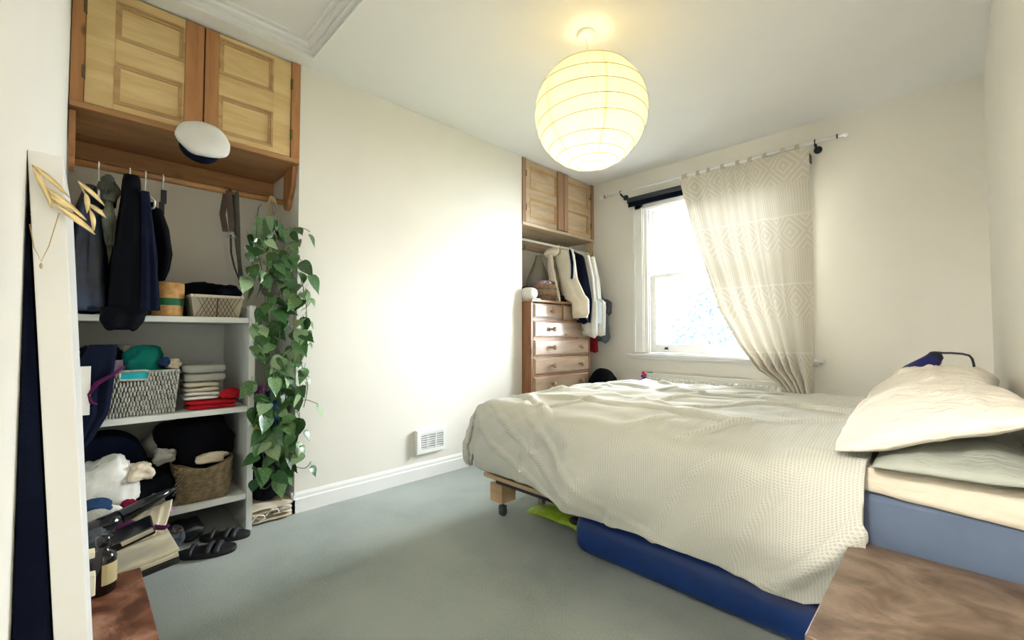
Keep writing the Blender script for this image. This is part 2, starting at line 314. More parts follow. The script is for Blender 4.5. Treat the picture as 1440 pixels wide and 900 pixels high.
# ------------------------------------------------------------------ geometry helpers
class MB:
    def __init__(s): s.v = []; s.f = []; s.uv = {}
    def add(s, verts, faces):
        o = len(s.v); s.v += [tuple(p) for p in verts]; s.f += [tuple(i + o for i in f) for f in faces]; return s
    def box(s, x0, x1, y0, y1, z0, z1):
        return s.add([(x0, y0, z0), (x1, y0, z0), (x1, y1, z0), (x0, y1, z0), (x0, y0, z1), (x1, y0, z1), (x1, y1, z1), (x0, y1, z1)],
                     [(0, 3, 2, 1), (4, 5, 6, 7), (0, 1, 5, 4), (1, 2, 6, 5), (2, 3, 7, 6), (3, 0, 4, 7)])
    def hexa(s, p):   # eight points: bottom four, top four
        return s.add(p, [(0, 3, 2, 1), (4, 5, 6, 7), (0, 1, 5, 4), (1, 2, 6, 5), (2, 3, 7, 6), (3, 0, 4, 7)])
    def tube(s, path, r, n=10, caps=True):
        path = [Vector(p) for p in path]; rs = r if isinstance(r, (list, tuple)) else [r] * len(path)
        o = len(s.v); up = Vector((0, 0, 1)); prev = None
        for i, p in enumerate(path):
            t = (path[min(i + 1, len(path) - 1)] - path[max(i - 1, 0)]).normalized()
            if prev is None:
                a = t.cross(up)
                if a.length < 1e-3: a = t.cross(Vector((1, 0, 0)))
            else:
                a = prev - t * prev.dot(t)
            a.normalize(); prev = a; b = t.cross(a)
            for k in range(n):
                q = 2 * PI * k / n; s.v.append(tuple(p + (a * cos(q) + b * sin(q)) * rs[i]))
        for i in range(len(path) - 1):
            for k in range(n):
                k2 = (k + 1) % n; s.f.append((o + i * n + k, o + i * n + k2, o + (i + 1) * n + k2, o + (i + 1) * n + k))
        if caps:
            s.f.append(tuple(o + k for k in range(n))[::-1]); e = o + (len(path) - 1) * n; s.f.append(tuple(e + k for k in range(n)))
        return s
    def lathe(s, cx, cy, prof, n=24, caps=True):
        o = len(s.v)
        for (r, z) in prof:
            for k in range(n):
                q = 2 * PI * k / n; s.v.append((cx + r * cos(q), cy + r * sin(q), z))
        for i in range(len(prof) - 1):
            for k in range(n):
                k2 = (k + 1) % n; s.f.append((o + i * n + k, o + i * n + k2, o + (i + 1) * n + k2, o + (i + 1) * n + k))
        if caps:
            s.f.append(tuple(o + k for k in range(n))[::-1]); e = o + (len(prof) - 1) * n; s.f.append(tuple(e + k for k in range(n)))
        return s
    def ball(s, c, r, nu=14, nv=8):
        r = r if isinstance(r, (tuple, list)) else (r, r, r)
        o = len(s.v); s.v.append((c[0], c[1], c[2] - r[2]))
        for j in range(1, nv):
            t = PI * j / nv - PI / 2
            for i in range(nu):
                q = 2 * PI * i / nu; s.v.append((c[0] + r[0] * cos(t) * cos(q), c[1] + r[1] * cos(t) * sin(q), c[2] + r[2] * sin(t)))
        s.v.append((c[0], c[1], c[2] + r[2])); top = len(s.v) - 1
        for i in range(nu):
            i2 = (i + 1) % nu; s.f.append((o, o + 1 + i2, o + 1 + i)); e = o + 1 + (nv - 2) * nu; s.f.append((top, e + i, e + i2))
            for j in range(nv - 2):
                a = o + 1 + j * nu; s.f.append((a + i, a + i2, a + nu + i2, a + nu + i))
        return s
    def grid(s, fn, nu, nv, uvf=None):
        o = len(s.v)
        for j in range(nv + 1):
            for i in range(nu + 1):
                s.v.append(tuple(fn(i / nu, j / nv)))
                if uvf: s.uv[len(s.v) - 1] = uvf(i / nu, j / nv)
        for j in range(nv):
            for i in range(nu):
                a = o + j * (nu + 1) + i; s.f.append((a, a + 1, a + nu + 2, a + nu + 1))
        return s
    def build(s, name, mat, parent=None, smooth=False, bevel=0.0, org=None, solid=0.0, sub=0, fixn=True):
        root = parent
        while root is not None and root.parent is not None: root = root.parent
        if org is None: org = tuple(root['_loc']) if root is not None else (0, 0, 0)
        ox, oy, oz = org
        me = bpy.data.meshes.new(name); me.from_pydata([(x - ox, y - oy, z - oz) for x, y, z in s.v], [], s.f)
        if s.uv:
            ul = me.uv_layers.new(name='UVMap')
            for lp in me.loops: ul.data[lp.index].uv = s.uv.get(lp.vertex_index, (0, 0))
        if fixn:
            bm = bmesh.new(); bm.from_mesh(me); bmesh.ops.recalc_face_normals(bm, faces=bm.faces); bm.to_mesh(me); bm.free()
        me.materials.append(mat)
        if smooth:
            for p in me.polygons: p.use_smooth = True
        o = bpy.data.objects.new(name, me); C.objects.link(o)
        if parent is not None: o.parent = parent
        else: o.location = org; o['_loc'] = org
        if bevel:
            b = o.modifiers.new('bevel', 'BEVEL'); b.width = bevel; b.segments = 2; b.limit_method = 'ANGLE'
        if solid:
            b = o.modifiers.new('solid', 'SOLIDIFY'); b.thickness = solid; b.offset = -1
        if sub:
            b = o.modifiers.new('sub', 'SUBSURF'); b.levels = sub; b.render_levels = sub
        return o
def tag(o, label, cat, group=None, kind=None):
    o['label'] = label; o['category'] = cat
    if group: o['group'] = group
    if kind: o['kind'] = kind
    return o
def thing(name, label, cat, loc, group=None):
    o = bpy.data.objects.new(name, None); C.objects.link(o); o.location = loc; o['_loc'] = tuple(loc); o.empty_display_size = 0.05
    return tag(o, label, cat, group)
def struct(o, label=None):
    o['kind'] = 'structure'
    if label: o['label'] = label
    return o
def boxo(name, mat, parent, x0, x1, y0, y1, z0, z1, bevel=0.0, **k):
    return MB().box(x0, x1, y0, y1, z0, z1).build(name, mat, parent, bevel=bevel, **k)
def lerp(a, b, t): return a + (b - a) * t
def sm(t): t = max(0, min(1, t)); return t * t * (3 - 2 * t)
def interp(keys, t):
    if t <= keys[0][0]: return keys[0][1]
    for (a, va), (b, vb) in zip(keys, keys[1:]):
        if t <= b:
            u = (t - a) / (b - a)
            return tuple(lerp(x, y, u) for x, y in zip(va, vb)) if isinstance(va, tuple) else lerp(va, vb, u)
    return keys[-1][1]
def nz3(x, y, z, s=0.0): return noise.noise(Vector((x + s * 7.13, y - s * 3.7, z + s * 1.9)))

# cloth heap: a squashed, creased ellipsoid with a flat underside
def heap(name, mat, c, r, parent=None, seed=1, amp=0.22, crease=0.10, label=None, cat=None, group=None, n=(40, 24), freq=2.2, power=0.8, floor=None, **k):
    mb = MB(); zb = c[2] - r[2] if floor is None else floor
    def fn(u, v):
        q = 2 * PI * u; t = PI * (v - 0.5)
        d = Vector((cos(t) * cos(q), cos(t) * sin(q), sin(t)))
        f = 1 + amp * nz3(d.x * freq * 0.6, d.y * freq * 0.6, d.z * freq * 0.6, seed)
        cr = abs(nz3(d.x * freq * 1.5 + 3, d.y * freq * 1.5, d.z * freq * 2.4, seed * 1.7))
        cr2 = abs(nz3(d.x * freq * 3.5, d.y * freq * 3.5, d.z * freq * 5, seed * 2.3))
        f -= crease * (1 - min(1, cr * 6)) + crease * 0.4 * (1 - min(1, cr2 * 5))
        e = lambda w: math.copysign(abs(w) ** power, w)
        p = [c[0] + r[0] * e(d.x) * f, c[1] + r[1] * e(d.y) * f, c[2] + r[2] * e(d.z) * f]
        if p[2] < zb: p[2] = zb
        return p
    nu, nv = n; mb.grid(fn, nu, nv)
    # weld seam / poles
    o = mb.build(name, mat, parent, smooth=True, org=None if parent else (c[0], c[1], zb), **k)
    bm = bmesh.new(); bm.from_mesh(o.data); bmesh.ops.remove_doubles(bm, verts=bm.verts, dist=1e-5)
    bmesh.ops.dissolve_degenerate(bm, dist=1e-6, edges=bm.edges); bmesh.ops.recalc_face_normals(bm, faces=bm.faces); bm.to_mesh(o.data); bm.free()
    if label: tag(o, label, cat or 'clothing', group)
    return o

# hanging cloth body: stacked closed sections. keys: (z, (cx, cy, a(along dir), b(across)))
def hanging(keys, ang=0.0, nz=26, nr=40, fold=0.012, nf=7, seed=1, hem=0.0, power=0.75):
    mb = MB(); z1 = keys[0][0]; z0 = keys[-1][0]
    kk = [(-(z), v) for z, v in keys]
    def fn(u, v):
        z = lerp(z1, z0, v); cx, cy, a, b = interp(kk, -z)
        q = 2 * PI * u
        e = lambda w: math.copysign(abs(w) ** power, w)
        f = fold * sm(v * 1.6) * (sin(nf * q + seed + 1.3 * nz3(q, z * 2, 0, seed)) + 0.8 * nz3(cos(q) * 2.2, sin(q) * 2.2, z * 5, seed))
        A, B = a * e(cos(q)) + f * cos(q), b * e(sin(q)) + f * sin(q)
        zz = z + hem * nz3(cos(q) * 1.5, sin(q) * 1.5, 0, seed) * v
        return (cx + A * cos(ang) - B * sin(ang), cy + A * sin(ang) + B * cos(ang), zz)
    mb.grid(fn, nr, nz)
    n = nr + 1; mb.f.append(tuple(range(n))[::-1][:-1]); e = nz * n; mb.f.append(tuple(e + i for i in range(n))[:-1])
    return mb

# basket with sloping sides: outer walls, inner walls, rim, bottom
def tub(x0, x1, y0, y1, z0, z1, ex, ey, t=0.008, bev=None):
    mb = MB()
    def ring(z, o, i):
        return [(x0 - o[0] + i, y0 - o[1] + i, z), (x1 + o[0] - i, y0 - o[1] + i, z), (x1 + o[0] - i, y1 + o[1] - i, z), (x0 - o[0] + i, y1 + o[1] - i, z)]
    R = [ring(z0, (0, 0), 0), ring(z1, (ex, ey), 0), ring(z1, (ex, ey), t), ring(z0 + t, (0, 0), t)]
    vs = [p for r in R for p in r]; fs = [(3, 2, 1, 0)]
    for a in range(3):
        for k in range(4):
            k2 = (k + 1) % 4; fs.append((a * 4 + k, a * 4 + k2, (a + 1) * 4 + k2, (a + 1) * 4 + k))
    fs.append((12, 13, 14, 15)); return mb.add(vs, fs)

# ------------------------------------------------------------------ room shell
D, H, XR, YB = 4.14, 2.66, 2.90, 0.125      # window wall, ceiling, bed-head wall, back wall
CY0, CY1, AX = 1.096, 3.013, -0.5            # chimney breast and alcove depth
struct(boxo('floor', M['carpet'], None, -0.6, 3.1, -1.7, 4.4, -0.06, 0.0), 'grey green carpeted floor')
struct(boxo('wall_left', M['wall'], None, AX - 0.12, AX, YB - 0.1, D + 0.1, 0, 2.9), 'cream back wall of the two alcoves')
struct(boxo('wall_chimney', M['wall'], None, AX, 0.0, CY0, CY1, 0, H), 'plain white chimney breast wall between the alcoves')
struct(boxo('wall_right', M['wall'], None, XR, XR + 0.12, YB - 0.12, D + 0.1, 0, 2.9), 'cream wall at the head of the bed')
# back wall with a doorway beside the camera
struct(MB().box(AX, 2.45, YB - 0.11, YB, 0, 2.9).box(2.45, XR, YB - 0.11, YB, 2.06, 2.9).build('wall_back', M['wall'], None), 'white wall along the left edge of the picture')
wx0, wx1, wz0, wz1 = 0.60, 1.88, 0.83, 2.30
struct(MB().box(AX, wx0, D, D + 0.22, 0, 2.9).box(wx1, XR, D, D + 0.22, 0, 2.9).box(wx0, wx1, D, D + 0.22, 0, wz0).box(wx0, wx1, D, D + 0.22, wz1, 2.9)
       .build('wall_far', M['wall'], None), 'cream window wall')
TX, TY, TH = 0.18, 1.06, 0.07
struct(MB().box(AX, XR, 1.135, D, H, H + 0.1).box(AX, 0.10, YB - 0.1, 1.135, H, H + 0.1).box(0.10, XR, YB - 0.1, 1.135, H + TH, H + TH + 0.1)
       .build('ceiling', M['ceiling'], None), 'white ceiling with a raised part by the door')
# hallway behind the doorway
struct(MB().box(1.3, 1.4, -1.7, YB - 0.11, 0, 2.5).box(XR + 0.1, XR + 0.2, -1.7, YB - 0.11, 0, 2.5).box(1.3, XR + 0.2, -1.8, -1.7, 0, 2.5).build('wall_hallway', M['wall'], None), 'hallway walls')
struct(boxo('ceiling_hallway', M['ceiling'], None, 1.3, XR + 0.2, -1.8, YB - 0.11, 2.5, 2.6), 'hallway ceiling')
# cornice round the raised ceiling (profile swept)
def cornice(name, pts, label):
    prof = [(0, 0), (0.012, 0.0), (0.012, 0.014), (0.006, 0.018), (0.030, 0.026), (0.032, 0.034), (0.024, 0.038), (0.050, 0.044), (0.060, 0.056), (0.054, 0.060), (0.078, 0.062), (0.080, TH), (0, TH)]
    mb = MB(); n = len(prof)
    for (x, y, dx, dy) in pts:
        for (o, z) in prof: mb.v.append((x + dx * o, y + dy * o, H + z))
    for i in range(len(pts) - 1):
        for k in range(n):
            k2 = (k + 1) % n; mb.f.append((i * n + k, i * n + k2, (i + 1) * n + k2, (i + 1) * n + k))
    return struct(mb.build(name, M['gloss'], None), label)
cornice('trim_1', [(0.10, YB, 1, 0), (0.10, 1.135, 1, -1)], 'moulded white cornice above the left cupboard')
cornice('trim_2', [(0.10, 1.135, 1, -1), (XR, 1.135, 0, -1)], 'moulded white cornice crossing the ceiling')
# picture-edge bead below the cornice on the soffit
# baseboards
def skirting(name, axis, a0, a1, w, sgn, label):
    prof = [(0, 0), (0.018, 0), (0.018, 0.078), (0.010, 0.084), (0.010, 0.100), (0.003, 0.117), (0, 0.117)]
    mb = MB(); n = len(prof)
    for a in (a0, a1):
        for (o, z) in prof: mb.v.append((w + sgn * o, a, z) if axis == 'y' else (a, w + sgn * o, z))
    for k in range(n):
        k2 = (k + 1) % n; mb.f.append((k, k2, n + k2, n + k))
    mb.f += [tuple(range(n)), tuple(range(n, 2 * n))]
    return struct(mb.build(name, M['gloss'], None), label)
skirting('baseboard_left', 'y', CY0 - 0.018, CY1, 0.0, 1, 'white baseboard under the chimney breast')
skirting('baseboard_alcove', 'x', AX, 0.018, CY0, -1, 'white baseboard returning into the alcove')
skirting('baseboard_far', 'x', 0.05, XR, D, -1, 'white baseboard under the window')
skirting('baseboard_right', 'y', YB, D, XR, -1, 'white baseboard behind the bed head')
skirting('baseboard_back', 'x', 0.10, 2.39, YB, 1, 'white baseboard under the back wall')
# doorway architrave by the camera
struct(MB().box(2.39, 2.45, YB, YB + 0.018, 0, 2.12).box(2.45, XR - 0.002, YB, YB + 0.018, 2.06, 2.12).build('trim_3', M['gloss'], None, bevel=0.004), 'white door architrave beside the camera')

# ------------------------------------------------------------------ window_1
win = MB().box(0.495, 0.60, 4.115, D, 0.86, 2.38).box(1.88, 1.985, 4.115, D, 0.86, 2.38).box(0.495, 1.985, 4.115, D, 2.28, 2.38) \
    .box(0.495, 0.512, 4.100, 4.115, 0.86, 2.38).box(0.575, 0.590, 4.105, 4.115, 0.86, 2.30).box(1.968, 1.985, 4.100, 4.115, 0.86, 2.38).build('window_1', M['gloss'], None, bevel=0.003, org=(0, 0, 0))
struct(win, 'tall white sash window')
wf = MB().box(0.60, 0.632, D - 0.01, D + 0.20, 0.86, 2.30).box(1.848, 1.88, D - 0.01, D + 0.20, 0.86, 2.30).box(0.632, 1.848, D - 0.01, D + 0.20, 2.268, 2.30) \
    .box(0.632, 0.645, D + 0.01, D + 0.03, 0.86, 2.268).build('window_frame', M['gloss'], win, org=(0, 0, 0))
MB().box(0.43, 2.05, 4.075, D + 0.0, 0.826, 0.852).box(0.46, 2.02, 4.105, D, 0.80, 0.826).box(0.60, 1.88, D, D + 0.24, 0.826, 0.86).build('window_sill', M['gloss'], win, bevel=0.006, org=(0, 0, 0))
def sash(name, z0, z1, y, rb, rt):
    s = MB().box(0.632, 0.690, y, y + 0.04, z0, z1).box(1.79, 1.848, y, y + 0.04, z0, z1).box(0.690, 1.79, y, y + 0.04, z0, z0 + rb).box(0.690, 1.79, y, y + 0.04, z1 - rt, z1).build(name, M['gloss'], win, bevel=0.004, org=(0, 0, 0))
    MB().box(1.228, 1.250, y + 0.006, y + 0.034, z0 + rb, z1 - rt).build('glazing_bar', M['gloss'], s, org=(0, 0, 0))
    boxo('pane', M['glass'], s, 0.690, 1.228, y + 0.018, y + 0.021, z0 + rb, z1 - rt, org=(0, 0, 0))
    boxo('pane', M['glass'], s, 1.250, 1.79, y + 0.018, y + 0.021, z0 + rb, z1 - rt, org=(0, 0, 0))
    return s
lo = sash('lower_sash', 0.862, 1.625, D + 0.045, 0.085, 0.035)
sash('upper_sash', 1.600, 2.268, D + 0.095, 0.035, 0.05)
MB().box(0.775, 0.815, D + 0.028, D + 0.045, 0.895, 0.902).box(0.78, 0.81, D + 0.034, D + 0.045, 0.902, 0.915).build('sash_lift', M['darkmetal'], lo, org=(0, 0, 0), bevel=0.002)
MB().tube([(0.632, D + 0.05, 1.30), (0.640, D + 0.03, 1.30)], 0.006).tube([(0.632, D + 0.05, 1.78), (0.640, D + 0.03, 1.78)], 0.004).build('sash_stop', M['steel'], win, org=(0, 0, 0))

# ------------------------------------------------------------------ outdoors
struct(boxo('ground_outside', M['lawn'], None, -30, 20, 4.6, 60, -3.1, -3.0), 'garden lawn far below the window')
def house(x0, x1, y0, y1, zt, rh, label, wallmat):
    t = thing('house', label, 'house', (x0, y0, -3.0))
    boxo('wall', wallmat, t, x0, x1, y0, y1, -3.0, zt)
    MB().add([(x0 - .2, y0 - .3, zt), (x1 + .2, y0 - .3, zt), (x1 + .2, y1 + .3, zt), (x0 - .2, y1 + .3, zt), (x0 - .2, (y0 + y1) / 2, zt + rh), (x1 + .2, (y0 + y1) / 2, zt + rh)],
             [(0, 1, 5, 4), (2, 3, 4, 5), (0, 4, 3), (1, 2, 5), (0, 3, 2, 1)]).build('roof', M['roof'], t)
    boxo('gutter', M['render'], t, x0 - .2, x1 + .2, y0 - .38, y0 - .28, zt - .1, zt)
    x = x0 + 0.7
    while x + 1.0 < x1:
        w = boxo('window', M['render'], t, x, x + 0.9, y0 - .06, y0 + .02, zt - 1.5, zt - 0.5)
        boxo('pane', M['darkglass'], w, x + .07, x + .83, y0 - .08, y0 - .05, zt - 1.43, zt - .57)
        x += 1.7
    return t
house(-10.0, 0.5, 16.0, 21.0, 0.55, 0.75, 'low pale brick house with slate roof seen through the window', M['brick'])
house(-6.9, -3.9, 22.5, 26.0, 2.25, 0.3, 'pale flat-topped house standing behind the low one outside', M['render'])
tr = thing('garden_tree', 'leafy tree seen through the lower window sash', 'tree', (-2.25, 12.6, -3.0))
MB().tube([(-2.25, 12.6, -3), (-2.2, 12.6, -1), (-2.3, 12.6, 1.2)], [0.16, 0.12, 0.06]).tube([(-2.2, 12.6, -0.8), (-1.7, 12.5, 0.8)], [0.08, 0.03]).tube([(-2.2, 12.6, -0.4), (-2.8, 12.7, 1.4)], [0.08, 0.03]).build('trunk', M['bark'], tr)
mb = MB(); rnd = random.Random(3)
for i in range(3200):
    while True:
        p = Vector((rnd.uniform(-1, 1), rnd.uniform(-1, 1), rnd.uniform(-1, 1)))
        if p.length < 1 and nz3(p.x * 2, p.y * 2, p.z * 2, 4) > -0.12: break
    c = Vector((-2.3 + p.x * 1.25, 12.6 + p.y * 1.1, 1.1 + p.z * 1.7)); a = Euler((rnd.random() * 6, rnd.random() * 6, 0)).to_matrix()
    mb.add([c + a @ Vector(q) for q in ((-.07, 0, 0), (0, -.035, 0), (.07, 0, 0), (0, .035, 0.01))], [(0, 1, 2, 3)])
mb.build('foliage', M['foliage'], tr, fixn=False)['kind'] = 'stuff'
bu = MB(); 
for i in range(1400):
    p = Vector((rnd.gauss(0, .5), rnd.gauss(0, .4), abs(rnd.gauss(0, .45)))); c = Vector((-0.75, 9.6, -0.5)) + p; a = Euler((rnd.random() * 6, rnd.random() * 6, 0)).to_matrix()
    bu.add([c + a @ Vector(q) for q in ((-.07, 0, 0), (0, -.035, 0), (.07, 0, 0), (0, .035, 0.01))], [(0, 1, 2, 3)])
bt = thing('garden_shrub', 'rounded green shrub low in the window view', 'shrub', (-0.75, 9.6, -3.0))
bu.build('foliage', M['foliage'], bt, fixn=False)['kind'] = 'stuff'
MB().tube([(-.75, 9.6, -3), (-.75, 9.6, -0.2)], [0.12, 0.04]).build('trunk', M['bark'], bt)

# ------------------------------------------------------------------ cupboards over the alcoves
def cupboard(y0, y1, z0, z1, doors, label, mats, frames, proud, seed):
    light, lightz, orange, orangey = mats
    t = thing('wall_cupboard', label, 'cupboard', (0.0, (y0 + y1) / 2, z0))
    ya, yb = y0 + 0.003, y1 - 0.003
    boxo('bottom_board', orangey, t, AX + 0.005, 0.012, ya, yb, z0 - 0.008, z0 + 0.018, 0.003)
    boxo('back_batten', orangey, t, AX + 0.003, AX + 0.03, ya, yb, z0 - 0.10, z0 - 0.009, 0.003)
    boxo('carcass', orangey, t, AX + 0.005, -0.03, ya, yb, z0 + 0.02, z1 - 0.004)
    for (a, b2) in frames: boxo('frame_strip', orange, t, -0.03, 0.008, a, b2, z0 + 0.019, z1 - 0.004, 0.002)
    boxo('bottom_rail', light, t, -0.03, 0.004, frames[0][1], frames[1][0], z0 + 0.019, z0 + 0.022)
    for d in doors:
        da, db, pa, pb, zr, hinge_y, osd = d
        zb, zt = z0 + 0.026, z1 - 0.010
        (l0, l1), (u0, u1) = zr
        # outer stile on the hinge side pale, meeting stile orange
        dm = MB()
        dm.box(-0.028, 0.0, pa, pb, zb, l0).box(-0.028, 0.0, pa, pb, l1, u0).box(-0.028, 0.0, pa, pb, u1, zt)
        if osd == 'b': dm.box(-0.028, 0.0, da + 0.002, pa, zb, zt)
        else: dm.box(-0.028, 0.0, pb, db - 0.002, zb, zt)
        do = dm.build('door', light, t, bevel=0.0015)
        if osd == 'b': boxo('stile', orange, do, -0.028, proud, pb + 0.001, db - 0.002, zb, zt, 0.002)
        else: boxo('stile', orange, do, -0.028, proud, da + 0.002, pa - 0.001, zb, zt, 0.002)
        for (q0, q1) in zr:
            boxo('panel', light, do, -0.024, -0.013, pa + 0.002, pb - 0.002, q0 + 0.002, q1 - 0.002)
            fr = MB()
            w = 0.022
            for (a0, a1, c0, c1) in ((pa, pa + w, q0, q1), (pb - w, pb, q0, q1), (pa + w, pb - w, q0, q0 + w), (pa + w, pb - w, q1 - w, q1)):
                fr.box(-0.016, -0.006, a0 + 0.0, a1, c0, c1)
            w = 0.010
            for (a0, a1, c0, c1) in ((pa, pa + w, q0, q1), (pb - w, pb, q0, q1), (pa + w, pb - w, q0, q0 + w), (pa + w, pb - w, q1 - w, q1)):
                fr.box(-0.010, 0.002, a0 + 0.0, a1, c0, c1)
            fr.build('panel_moulding', M['moulding'], do)
        for hz in (z0 + 0.13, z1 - 0.17):
            boxo('hinge', M['hinge'], do, -0.01, 0.010, hinge_y - 0.006, hinge_y + 0.006, hz, hz + 0.06, 0.001)
    return t
P1 = (M['pine'], M['pinez'], M['pineo'], M['pineoy'])
cupboard(YB, CY0, 2.06, H, [
    (0.172, 0.616, 0.272, 0.535, ((2.115, 2.318), (2.425, 2.605)), 0.170, 'b'),
    (0.619, 1.044, 0.683, 0.948, ((2.115, 2.320), (2.433, 2.63)), 1.046, 'a')],
    'large pine cupboard with four panels over the left alcove', P1, [(0.128, 0.172), (1.044, 1.093)], 0.004, 1)
P2 = (M['pineg'], M['pineg'], M['pinegz'], M['pineg'])
cupboard(CY1, D, 2.045, H, [
    (3.063, 3.600, 3.121, 3.512, ((2.12, 2.31), (2.39, 2.60)), 3.063, 'b'),
    (3.603, 4.085, 3.672, 4.044, ((2.10, 2.31), (2.37, 2.60)), 4.085, 'a')],
    'small-looking greyed pine cupboard over the far alcove beside the window wall', P2, [(3.017, 3.063), (4.085, 4.136)], 0.02, 2)

# clothes rails
def rail(name, label, x, z, y0, y1, r, mat, brackets):
    t = thing(name, label, 'clothes rail', (x, y0, z))
    MB().tube([(x, y0, z), (x, y1, z)], r, 14).build('pole', mat, t, smooth=True)
    for (ya, yb, bm_) in brackets:
        mb = MB(); pts = []
        prof = [(x - 0.045, 0.118 if z > 1.9 else 0.20), (x - 0.045, 0.01)] + [(x + 0.045 * -cos(a), 0.0 - 0.045 * sin(a)) for a in [PI * i / 8 for i in range(9)]] + [(x + 0.045, 0.01), (min(x + 0.10, -0.002), 0.08), (min(x + 0.12, -0.002), 0.118 if z > 1.9 else 0.20)]
        for yy in (ya, yb):
            for (px, pz) in prof: mb.v.append((px, yy, z + pz))
        n = len(prof)
        mb.f += [tuple(range(n)), tuple(range(n, 2 * n))[::-1]] + [(k, (k + 1) % n, n + (k + 1) % n, n + k) for k in range(n)]
        mb.build('bracket', bm_, t, bevel=0.002)
    return t
rail('clothes_rail', 'wooden clothes rail across the left alcove', -0.15, 1.848, 0.150, 1.071, 0.0155, M['pineoy'], [(YB + 0.003, 0.150, M['pineo']), (1.069, CY0 - 0.003, M['pineo'])])
rail('clothes_rail', 'slim pale clothes rail in the far alcove above the chest', -0.05, 1.918, CY1 + 0.002, 4.113, 0.011, M['hanger'], [(4.113, D - 0.003, M['pineg'])])

# ------------------------------------------------------------------ shelf unit in the left alcove
SX0, SX1 = AX + 0.004, 0.07
sh = thing('shelving_unit', 'pale grey painted open shelving unit in the left alcove', 'shelving', (SX0, YB, 0))
boxo('side_panel', M['shelfpaint'], sh, SX0, SX1, 0.832, 0.862, 0.0, 1.195, 0.003)
boxo('side_panel', M['shelfpaint'], sh, SX0, SX1, YB + 0.022, YB + 0.047, 0.0, 1.10, 0.003)
boxo('back_panel', M['shelfpaint'], sh, SX0 + 0.001, SX0 + 0.010, YB + 0.048, 0.831, 0.14, 1.10)
for zt in (1.128, 0.657, 0.196):
    boxo('shelf', M['shelfpaint'], sh, SX0 + 0.011, SX1 - 0.002, YB + 0.048, 0.831, zt - 0.028, zt, 0.002)

ZT, ZM, ZL = 1.129, 0.658, 0.197
# straw basket with green band (top shelf)
sb = thing('straw_basket', 'round straw basket with a green band on the top shelf', 'basket', (-0.02, 0.487, ZT))
def ribbed(r, z0, z1, per=0.007, amp=0.0012):
    n = max(4, int((z1 - z0) / per) * 2); return [(r + (amp if i % 2 else -amp), lerp(z0, z1, i / n)) for i in range(n + 1)]
MB().lathe(-0.02, 0.487, [(0.062, ZT)] + ribbed(0.068, ZT + 0.002, ZT + 0.055) + ribbed(0.072, ZT + 0.088, ZT + 0.165) + [(0.064, ZT + 0.168), (0.060, ZT + 0.02)], 32).build('basket_body', M['straw'], sb, smooth=True)
MB().lathe(-0.02, 0.487, [(0.066, ZT + 0.052)] + ribbed(0.0715, ZT + 0.054, ZT + 0.088) + [(0.068, ZT + 0.09)], 32).build('green_band', M['greenband'], sb, smooth=True)
# wire-patterned beige basket with lined rim (top shelf, right)
lb = thing('wire_basket', 'beige fabric-lined wire basket on the top shelf beside the straw basket', 'basket', (-0.05, 0.69, ZT))
tub(-0.15, 0.035, 0.592, 0.790, ZT, ZT + 0.105, 0.015, 0.015, 0.006).build('lining', M['lining'], lb)
mb = MB()
for k in range(13):
    for s in (1, -1):
        a = 0.58 + k * 0.018 * 1.0
        p0, p1 = (a, 0.0), (a + s * 0.05, 0.1)
        if 0.59 < p0[0] < 0.79 and 0.585 < p1[0] < 0.80: mb.tube([(0.037, p0[0], ZT + 0.002), (0.051, p1[0], ZT + 0.10)], 0.0013, 4)
mb.tube([(0.038, 0.69, ZT + 0.002), (0.052, 0.69, ZT + 0.10)], 0.003, 6)
mb.build('wire_mesh', M['leather'], lb)['kind'] = 'stuff'
mb = MB(); z = ZT + 0.110
for (a, b2, c, d) in ((-0.168, 0.053, 0.573, 0.589), (-0.168, 0.053, 0.793, 0.809), (0.040, 0.053, 0.589, 0.793), (-0.168, -0.155, 0.589, 0.793)): mb.box(a, b2, c, d, z - 0.012, z + 0.004)
mb.build('rim', M['beigec'], lb, bevel=0.004)
heap('folded_black_trousers', M['black'], (-0.27, 0.66, ZT + 0.10), (0.10, 0.145, 0.11), seed=3, label='flattened black clothing heap behind the wire basket', cat='clothing', floor=ZT)
heap('black_scrunched_gloves', M['black'], (-0.06, 0.745, ZT + 0.145), (0.06, 0.062, 0.035), seed=9, amp=0.6, label='scrunched black gloves lying on the wire basket', cat='clothing', floor=ZT + 0.114)
heap('dark_pouch', M['navy'], (0.0, 0.755, ZT + 0.135), (0.035, 0.05, 0.02), seed=12, amp=0.4, label='small dark pouch at the rim of the wire basket', cat='pouch', floor=ZT + 0.114)

# grey wicker basket (middle shelf)
wk = thing('wicker_basket', 'large grey woven wicker basket with handle hole on the middle shelf', 'basket', (-0.07, 0.40, ZM))
bx0, bx1, by0, by1, bz0, bz1, ee = -0.25, 0.028, 0.268, 0.520, ZM, ZM + 0.205, 0.014
tub(bx0, bx1, by0, by1, bz0, bz1, ee, ee, 0.010).build('basket_body', M['wickerdark'], wk)
mb = MB()
rows = 9; rh = (bz1 - bz0) / rows
for r in range(rows):
    z = bz0 + (r + 0.5) * rh; o = ee * (z - bz0) / (bz1 - bz0)
    cols = 21
    for c in range(cols + 1):
        y = lerp(by0 - o, by1 + o, (c + (0.5 if r % 2 else 0.0)) / (cols + 0.5))
        if r >= 7 and 0.325 < y < 0.415: continue
        mb.ball((bx1 + o + 0.003, y + random.uniform(-.001, .001), z + random.uniform(-.002, .002)), (0.005, 0.0052, rh * 0.62), 6, 5)
    for c in range(18):
        x = lerp(bx0 - o, bx1 + o, (c + (0.5 if r % 2 else 0.0)) / 18)
        mb.ball((x, by1 + o + 0.003, z), (0.0062, 0.005, rh * 0.62), 6, 5)
